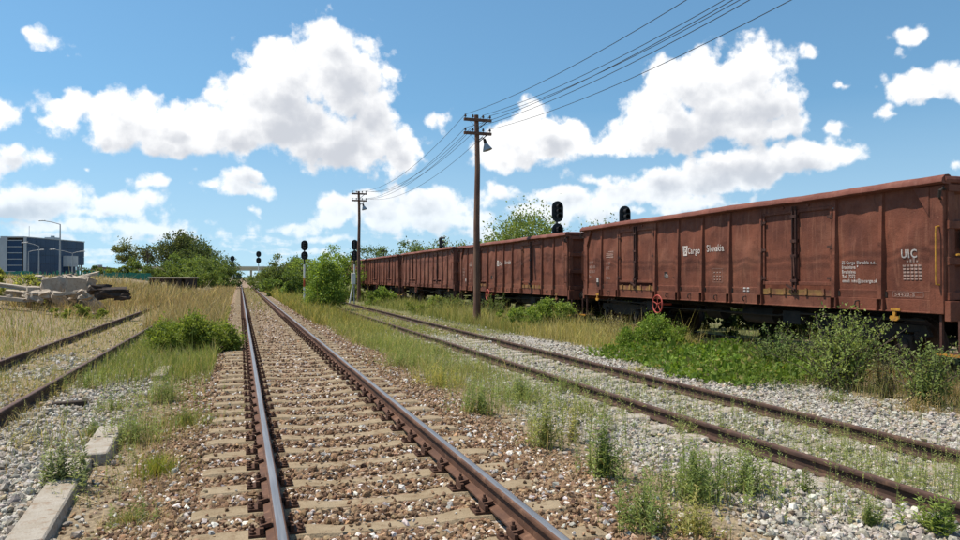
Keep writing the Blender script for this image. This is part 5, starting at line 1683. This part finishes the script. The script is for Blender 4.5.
def weed_arrays(P, H, C, nl=16, lw=.0035, leaf=.045, tris=True):
    """upright weed stalks set with narrow leaves (vectorised): P roots, H heights"""
    n = len(P)
    sway = rng.normal(0, .10, (n, 2)) * H[:, None]
    C = C * 1.9
    st = blades(P, H, np.full(n, lw) * (.6 + H), C * .9, lean=.10, segs=2)
    u = rng.uniform(.08, 1.0, (n, nl))
    root = P[:, None, :] + np.concatenate([sway[:, None, :] * (u[..., None] ** 1.7) * .3, (u * H[:, None] * .92)[..., None]], -1)
    az_ = rng.uniform(0, 2 * np.pi, (n, nl))
    upk = rng.uniform(.35, 1.1, (n, nl))
    dv = unit(np.stack([np.cos(az_), np.sin(az_), upk], -1))
    ln = leaf * (1.25 - .75 * u) * rng.uniform(.6, 1.3, (n, nl)) * (.5 + H[:, None])
    perp = unit(np.cross(dv, np.array([0, 0, 1.0])))
    wv = perp * (ln * .13)[..., None]
    mid = root + dv * (ln * .5)[..., None]
    tip = root + dv * ln[..., None] - np.array([0, 0, 1.0]) * (ln * .2)[..., None]
    V = np.stack([root, mid - wv, tip, mid + wv], 2).reshape(-1, 3)
    q = np.arange(n * nl) * 4
    F = np.stack([np.stack([q, q + 1, q + 2], -1), np.stack([q, q + 2, q + 3], -1)], 1).reshape(-1, 3)
    Cl = np.repeat(np.clip(C[:, None, :] * rng.uniform(.75, 1.3, (n, nl, 1)), 0, 1).reshape(-1, 3), 4, axis=0)
    return join([st, (V, F, Cl)])
STRAW = [(.32, .245, .13, 3), (.26, .19, .10, 2.4), (.40, .32, .19, 1.5), (.20, .14, .08, 1.2), (.16, .16, .06, 1.2)]
GOLD = [(.31, .21, .085, 3), (.24, .155, .07, 2), (.38, .29, .15, 1.5), (.15, .15, .05, 1.1), (.20, .12, .07, .8)]
GREEN = [(.155, .190, .050, 3), (.205, .225, .070, 2.4), (.110, .145, .036, 1.5), (.30, .265, .11, 1.4), (.38, .31, .16, .8)]
MIX = [(.26, .235, .095, 2), (.18, .195, .065, 2), (.36, .285, .145, 2), (.13, .155, .046, 1.2)]
YELLOW = [(.27, .225, .065, 2.2), (.21, .20, .06, 2.2), (.14, .165, .045, 2), (.36, .29, .11, 1)]
FRESH = [(.125, .175, .030, 3), (.175, .215, .045, 2), (.085, .125, .022, 1.2)]
def field(n, x0, x1, y0, y1, dens_fn, pal, h, name, label, lean=.4, clumpy=.0, near_w=.0020, far_k=.00026, segs=2, power=None):
    n = int(n * 1.35)
    x = rng.uniform(x0, x1, n); y = sample_y(n, y0, y1)
    keep = in_view(x, y, 60) & (rng.random(n) < dens_fn(x, y))
    x, y = x[keep], y[keep]
    m = len(x)
    nz = wob(x * 1.5 + 9, y * .9, 1.0)
    H = h * rng.lognormal(0, .35, m) * (1 + .35 * nz)
    Wd = near_w + far_k * np.clip(y - 4, 0, 200)
    P = np.stack([x, y, gz(x, y) - .01], -1)
    C = pick(pal, m, .22) * (1 + .18 * nz)[:, None] * 1.3
    V, F, C = blades(P, H, Wd, np.clip(C, 0, 1), lean, segs)
    return V, F, C
def stuff(name, label, parts, mat='blade'):
    V, F, C = join(parts) if isinstance(parts, list) else parts
    return tag(link_mesh(name, bulk_mesh(name, V, F, M[mat], C)), label, kind='stuff')
one = lambda x, y: np.ones_like(x)
patch = lambda cx, cy, rx, ry: (lambda x, y: np.exp(-(((x - cx) / rx) ** 2 + ((y - cy) / ry) ** 2)))
def smask(x, y, s, a, b):
    return sstep(wob(x * s + 3, y * s * .8 + 5, 1.0), a, b)

def weeds(n, x0, x1, y0, y1, dens_fn, h, c1, c2, nl=14):
    x = rng.uniform(x0, x1, n); y = sample_y(n, y0, y1)
    keep = in_view(x, y, 60) & (rng.random(n) < dens_fn(x, y))
    x, y = x[keep], y[keep]
    m = len(x)
    H = h * rng.lognormal(0, .38, m)
    return weed_arrays(np.stack([x, y, gz(x, y) - .01], -1), H, tint(m, c1, c2), nl, lw=.0028)
stuff('dry_grass', 'tall dry golden grass of the field beside the half-buried siding', [
    field(40000, -22, -4.35, 7, 60, lambda x, y: (.12 + .88 * smask(x, y, .55, -.15, .2)) * sstep(x + .4 * wob(x, y), -4.5, -5.8), GOLD, .24, '', '', lean=.6),
    field(30000, -30, -4.5, 9, 110, lambda x, y: (.30 + .70 * smask(x + 11, y, .5, -.3, .15)) * sstep(x + .4 * wob(x, y), -4.5, -6.0), STRAW, .30, '', '', far_k=.00032, lean=.6),
    field(17000, -18, -4.6, 8, 48, lambda x, y: smask(x + 5, y, .5, -.05, .2), GREEN, .26, '', '', lean=.6),
    field(9000, -9, -1.2, 30, 75, lambda x, y: sstep(y + 3 * wob(x, y), 30, 40), STRAW, .40, '', '', far_k=.00032),
    field(9000, -2.8, -.55, 24, 120, one, STRAW, .45, '', '', far_k=.00032),
    field(6000, -9.5, -2.0, 42, 61, one, STRAW, .62, '', '', far_k=.00036)])
stuff('weeds', 'brownish and green weed stalks standing in the dry field', [
    weeds(2600, -16, -4.5, 9, 42, lambda x, y: .25 + .75 * smask(x + 3, y, .6, .0, .3), .36, (.11, .10, .05), (.20, .17, .08), 10),
    weeds(900, -14, -4.5, 10, 36, lambda x, y: smask(x + 9, y, .6, .0, .3), .34, (.085, .11, .035), (.16, .18, .06), 12)])
stuff('verge_grass', 'mixed green and straw grass between the main track and the half-buried siding', [
    field(13000, -2.35, -.45, 11, 40, lambda x, y: sstep(y + 2.5 * wob(x, y), 10.5, 15), GREEN, .26, '', ''),
    field(7000, -4.4, -.7, 6, 26, lambda x, y: .75 * smask(x, y, 1.3, .0, .3), MIX, .14, '', ''),
    field(5000, -2.4, -.4, 5, 20, lambda x, y: .6 * smask(x, y, 1.6, .1, .35), STRAW, .12, '', '', lean=.9),
    field(5000, -1.5, -.25, 4.2, 22, lambda x, y: .3 + .7 * smask(x, y, 1.8, -.1, .25), [(.24, .165, .10, 2), (.33, .25, .15, 2), (.16, .105, .07, 1)], .055, '', '', lean=2.4),
    field(6500, -5.2, -2.3, 6, 30, lambda x, y: .25 + .75 * smask(x + 2, y, 1.5, -.1, .3), STRAW, .13, '', '', lean=1.0),
    field(4500, -4.6, -1.4, 7, 26, lambda x, y: smask(x + 7, y, 1.5, .05, .3), MIX, .17, '', '', lean=.7),
    field(6000, -5.6, -2.3, 14, 40, lambda x, y: .25 + .75 * sstep(y, 20, 32), MIX, .10, '', '', lean=.8)])
rail2 = lambda x: np.where(np.abs(np.abs(x - T2_C) - HALF) < .16, .15, 1.0)
stuff('track_grass', 'green and yellowing grass strip between the main track and the weed-grown siding', [
    field(20000, 2.7, 4.8, 8, 48, lambda x, y: sstep(y + 4 * wob(x, y * .6), 8.5, 17) * sstep(x + .35 * wob(x * 2, y), 2.7, 3.2) * (.3 + .7 * smask(x, y, 1.1, -.4, .2)), GREEN, .20, '', '', lean=.7),
    field(9000, 2.7, 4.6, 9, 60, lambda x, y: smask(x + 4, y, 1.0, -.1, .3) * sstep(y, 9, 15), MIX, .24, '', '', lean=.6),
    field(10000, 2.5, 4.6, 26, 110, lambda x, y: .3 + .7 * sstep(y + 6 * wob(x, y), 26, 40), YELLOW, .42, '', '', far_k=.00032),
    field(6000, 2.9, 4.6, 15, 60, lambda x, y: smask(x, y, .7, .0, .3), YELLOW, .26, '', '', lean=.6),
    field(9000, 4.4, 7.6, 17, 80, lambda x, y: sstep(y + 3 * wob(x, y), 16, 26) * rail2(x), MIX, .10, '', '', lean=.8),
    field(5000, 4.4, 7.4, 18, 80, lambda x, y: sstep(y, 16, 26) * smask(x, y, .8, .0, .3) * rail2(x), GREEN, .14, '', '', lean=.7),
    field(3500, 2.4, 3.4, 4, 20, lambda x, y: .5 * smask(x, y, 1.4, .0, .3), STRAW, .10, '', '', lean=1.0),
    field(4500, 2.3, 3.9, 3.6, 18, lambda x, y: .25 + .75 * smask(x, y, 1.8, -.1, .25), [(.24, .165, .10, 2), (.36, .28, .17, 2), (.16, .105, .07, 1)], .055, '', '', lean=2.4),
    field(2200, .4, 1.6, 26, 110, lambda x, y: .8 * sstep(y, 26, 60), MIX, .16, '', '')])
stuff('weeds', 'upright leafy weeds scattered through the grass strip beside the main track', [
    weeds(1500, 2.85, 4.6, 7, 40, lambda x, y: sstep(y + 4 * wob(x, y * .6), 7.5, 14), .30, (.090, .120, .040), (.190, .205, .080), 16),
    weeds(500, 2.85, 4.3, 12, 45, lambda x, y: smask(x, y, .9, .0, .3), .38, (.17, .16, .05), (.28, .24, .09), 16)])
stuff('verge_grass', 'tall yellowish grass along the freight wagons', [
    field(16000, 8.2, 10.6, 15, 34, lambda x, y: sstep(x + .4 * wob(x, y), 8.2, 8.9), [(.40, .34, .15, 3), (.32, .27, .11, 2), (.19, .20, .065, 1.6)], .40, '', ''),
    field(16000, 7.7, 11.0, 22, 90, lambda x, y: (.3 + .7 * smask(x, y, .9, -.2, .3)) * sstep(x + .5 * wob(x, y), 7.7, 8.8), [(.20, .21, .07, 2.5), (.30, .28, .11, 2), (.12, .15, .04, 2)], .42, '', ''),
    field(6000, 9.0, 10.8, 5, 16, lambda x, y: .7 * smask(x, y, 1.2, -.2, .3), MIX, .30, '', ''),
    field(2500, 9.6, 11.6, 7.5, 12, one, [(.30, .20, .10, 2), (.22, .15, .08, 2), (.18, .17, .07, 1)], .28, '', ''),
    field(5000, 10.4, 16, 8, 60, one, MIX, .30, '', '')])
# leafy ground cover beside the siding
n = 15000
x = rng.uniform(7.3, 10.4, n); y = rng.uniform(9.2, 16.2, n)
inside_ = sstep(x + .35 * wob(x * 2, y * 2), 7.55, 7.95) * sstep(y + .5 * wob(x, y), 9.6, 10.3) * sstep(y + .4 * x - 3.2 + .5 * wob(x, y), 16.0, 14.6)
k = rng.random(n) < inside_
x, y = x[k], y[k]
hh = (.08 + .24 * sstep(x, 7.6, 8.8)) * (1 + .75 * wob(x * 2.2, y * 2.2))
P = np.stack([x, y, gz(x, y) + hh * rng.uniform(.25, 1.0, len(x))], -1)
C = tint(len(x), (.075, .140, .016), (.190, .270, .040))
C = C * (1 + .45 * wob(x * 1.7 + 5, y * 1.7))[:, None]
C[rng.random(len(x)) < .08] = (.30, .27, .09)
C = np.clip(C, .01, 1)
V, F, C = leaf_arrays(P, .065 * rng.lognormal(0, .4, len(x)), C, np.tile([[0, 0, .8]], (len(x), 1)), .8, .9)
tag(link_mesh('ground_cover', bulk_mesh('ground_cover', V, F, M['leaf'], C)), 'low bright green leafy ground cover before the lettered wagon', kind='stuff')
# stalky weeds in and beside the siding
W1, W2 = (.105, .130, .045), (.200, .210, .085)
stuff('weeds', 'taller weed stalks sticking out of the leafy ground cover', [
    weeds(420, 7.7, 10.4, 9.4, 16, one, .42, (.075, .11, .03), (.17, .19, .065), 18)])
stuff('weeds', 'thin upright weeds growing between the rails of the siding', [
    weeds(2700, 5.2, 6.5, 4.2, 30, lambda x, y: .75 + .25 * smask(x, y, 1, -.2, .3), .20, W1, W2, 12),
    weeds(1100, 3.7, 5.1, 4.2, 26, lambda x, y: .35 + .65 * smask(x, y, 1, .0, .4), .22, W1, W2, 12),
    weeds(600, 6.6, 8.6, 6, 24, lambda x, y: .3 + .7 * smask(x, y, 1, .0, .4), .18, W1, W2, 12)])
stuff('weeds', 'thin upright weeds growing on the half-buried siding', [
    weeds(1300, -4.4, -2.3, 7, 32, lambda x, y: .6 + .4 * smask(x, y, 1, -.2, .3), .22, (.12, .125, .05), (.22, .20, .09), 12),
    weeds(700, -2.4, -.9, 6, 26, lambda x, y: smask(x, y, 1, -.1, .4), .24, W1, W2, 14)])

# single weed plants that stand out -------------------------------
def weed_plant(px, py, h, w_, ns, label, c1, c2, nl=26, grassy=0, pal=None, gz_off=0.0, leaf=.06, lean=.4):
    p = at_z(px, py, -.08)
    for _ in range(3):
        p = at_z(px, py, float(gz(p.x, p.y)))
    z = float(gz(p.x, p.y))
    t = tag(empty('weed_plant', (p.x, p.y, z)), label, 'weed')
    parts = []
    if ns:
        r_ = np.abs(rng.normal(0, w_ * .30, ns)); a = rng.uniform(0, 6.28, ns)
        P = np.stack([r_ * np.cos(a), r_ * np.sin(a), np.zeros(ns)], -1)
        H = h * rng.uniform(.45, 1.0, ns)
        V, F, C = weed_arrays(P, H, tint(ns, c1, c2), nl, lw=.0030, leaf=leaf)
        tag(link_mesh('stalks', bulk_mesh('stalks', V, F, M['blade'], C), t), kind='stuff')
    if grassy:
        r_ = np.abs(rng.normal(0, w_ * .32, grassy)); a = rng.uniform(0, 6.28, grassy)
        P = np.stack([r_ * np.cos(a), r_ * np.sin(a), np.full(grassy, -.01)], -1)
        H = h * (.6 if ns else 1.0) * rng.uniform(.4, 1.0, grassy)
        V, F, C = blades(P, H, np.full(grassy, .0028), pick(pal or GREEN, grassy, .2) * 1.3, lean, 3)
        tag(link_mesh('blades', bulk_mesh('blades', V, F, M['blade'], C), t), kind='stuff')
    return t
GW1, GW2 = (.080, .110, .036), (.160, .185, .070)
weed_plant(62, 489, .45, .36, 34, 'grey-green leafy weed in the gap between the two concrete sleepers', (.085, .10, .05), (.15, .17, .085), 40, leaf=.075)
weed_plant(132, 522, .22, .32, 8, 'low tuft of green and straw grass at the bottom, left of the rails', GW1, GW2, grassy=260, pal=MIX, lean=.8)
weed_plant(157, 474, .27, .38, 0, 'bright yellow-green grass tuft nearest the left sleeper ends', GW1, GW2, grassy=360, pal=[(.19, .22, .04, 2), (.30, .26, .06, 1.4), (.12, .16, .03, 1)], lean=.55)
weed_plant(134, 443, .50, .80, 60, 'loose green tuft right behind the second concrete sleeper', GW1, GW2, 18, 260, MIX)
weed_plant(186, 426, .40, .85, 34, 'wide yellowish-green tuft close to the sleeper ends', GW1, GW2, 16, 480, [(.20, .20, .06, 2), (.13, .16, .04, 2), (.32, .27, .11, 1)])
weed_plant(92, 438, .34, .26, 12, 'small upright weed on the grey gravel beside the concrete edging', GW1, GW2, 22, 60, MIX)
weed_plant(165, 402, .52, .9, 60, 'taller weeds at the half-hidden sleeper end', GW1, GW2, 20, 200, MIX)
weed_plant(86, 388, .36, 1.1, 46, 'flat tuft of weeds right of the dark buried rail', GW1, GW2, 16, 240, MIX)
weed_plant(25, 445, .22, .30, 8, 'sparse weeds on the gravel at the picture edge', (.16, .15, .06), (.26, .22, .10), 16, 60, STRAW)
weed_plant(604, 478, .62, .34, 60, 'dense tall green weed clump in the middle of the brown shoulder', GW1, GW2, 30, 90, GREEN)
weed_plant(545, 448, .70, .5, 46, 'tall slender weeds left of the dense green clump', (.11, .13, .045), (.20, .20, .08), 24, 110, MIX)
weed_plant(573, 442, .68, .32, 16, 'two or three thin tall stalks beside the dense green clump', (.13, .13, .05), (.22, .20, .09), 22, 40, STRAW)
weed_plant(693, 499, .56, .75, 110, 'broad spread of green weeds on the pale gravel', GW1, GW2, 26, 160, GREEN)
weed_plant(645, 530, .46, .5, 56, 'green weeds near the bottom, between brown shoulder and pale gravel', GW1, GW2, 24, 120, MIX)
weed_plant(695, 535, .36, .45, 34, 'yellowing weeds at the bottom of the picture below the broad spread', (.14, .15, .05), (.25, .22, .09), 24, 120, YELLOW)
weed_plant(745, 494, .55, .55, 56, 'weeds against the near rail of the siding', GW1, GW2, 26, 60, GREEN)
weed_plant(805, 492, .24, .22, 14, 'low leafy weed at the foot of the near siding rail', GW1, GW2, 24, 30, GREEN)
weed_plant(872, 528, .28, .26, 18, 'small leafy weed on the gravel, lower right of the picture', GW1, GW2, 28, 20, GREEN)
weed_plant(940, 536, .34, .26, 20, 'broad-leaved weed at the lower corner beside the siding rail', (.075, .11, .03), (.15, .18, .055), 34, 20, GREEN, leaf=.09)
weed_plant(480, 413, .50, .8, 60, 'weed clump with yellow dry stems beside the grass strip', GW1, GW2, 22, 200, YELLOW)
weed_plant(440, 386, .45, 1.0, 60, 'yellow-flecked weeds half way along the grass strip', (.16, .16, .05), (.27, .24, .07), 20, 260, YELLOW)
weed_plant(520, 400, .52, .9, 80, 'green weeds where the grass strip thins out to gravel', GW1, GW2, 24, 160, GREEN)
weed_plant(590, 414, .40, 1.0, 50, 'pale weeds scattered on the gravel before the siding', (.12, .14, .055), (.2, .21, .09), 18, 60, MIX)
weed_plant(545, 356, .22, .5, 14, 'small bright weed patch between the siding rails', (.10, .15, .03), (.19, .23, .05), 22, 260, FRESH)
weed_plant(690, 435, .30, .55, 26, 'thin weeds along the inner side of the near siding rail', (.12, .14, .055), (.2, .21, .09), 18, 30, MIX)
weed_plant(835, 402, .30, .6, 26, 'dull weeds on the gravel before the straggling shrub', GW1, GW2, 20, 160, MIX)
weed_plant(915, 412, .34, .8, 30, 'reddish dry weeds by the gravel below the wagon end', (.17, .13, .06), (.25, .19, .10), 18, 220, [(.30, .20, .10, 2), (.20, .16, .07, 2), (.14, .15, .05, 1)])
weed_plant(640, 372, .20, .5, 16, 'yellowish weeds at the end of the green ground cover', (.19, .19, .05), (.28, .25, .07), 20, 160, YELLOW)
weed_plant(222, 330, .30, .5, 20, 'light green weeds in front of the dense dark bush', GW1, GW2, 20, 200, GREEN)
weed_plant(400, 366, .42, 1.2, 70, 'green weeds at the edge of the brown shoulder, half way to the sapling', GW1, GW2, 20, 300, GREEN)
weed_plant(565, 392, .36, 1.0, 50, 'loose pale green weeds close to the near rail of the siding', GW1, GW2, 20, 120, MIX)
weed_plant(112, 412, .30, .7, 30, 'small mixed weeds between the gravel and the loose green tuft', GW1, GW2, 18, 160, MIX)
weed_plant(40, 398, .30, .8, 30, 'yellowish weeds at the foot of the dark buried rail', (.15, .14, .05), (.24, .20, .09), 16, 220, STRAW)
# fallen dry stalks
for (px, py, rz, L, label) in ((110, 478, 2.5, .55, 'straw-coloured dry stalk lying behind the second sleeper'), (118, 490, 2.75, .6, 'long dry stalk lying across the dirt by the sleeper edging'), (100, 505, 2.3, .5, 'dry stalk near the bottom of the picture beside the concrete edging'),
                                (352, 465, 1.2, .0, '')):
    if L == 0: continue
    p = at_z(px, py, -.05)
    q = MB(); q.tube([(0, 0, .02), (L * .5, .02, .045), (L, 0, .02)], [.006, .005, .003], 5)
    M.setdefault('straw_stalk', pm('straw_stalk', (.42, .33, .19), (.33, .25, .14), 20, .9))
    tag(q.build('dry_stalk', M['straw_stalk'], None, loc=(p.x, p.y, float(gz(p.x, p.y))), rot=(0, 0, rz)), label, 'dry stalk')
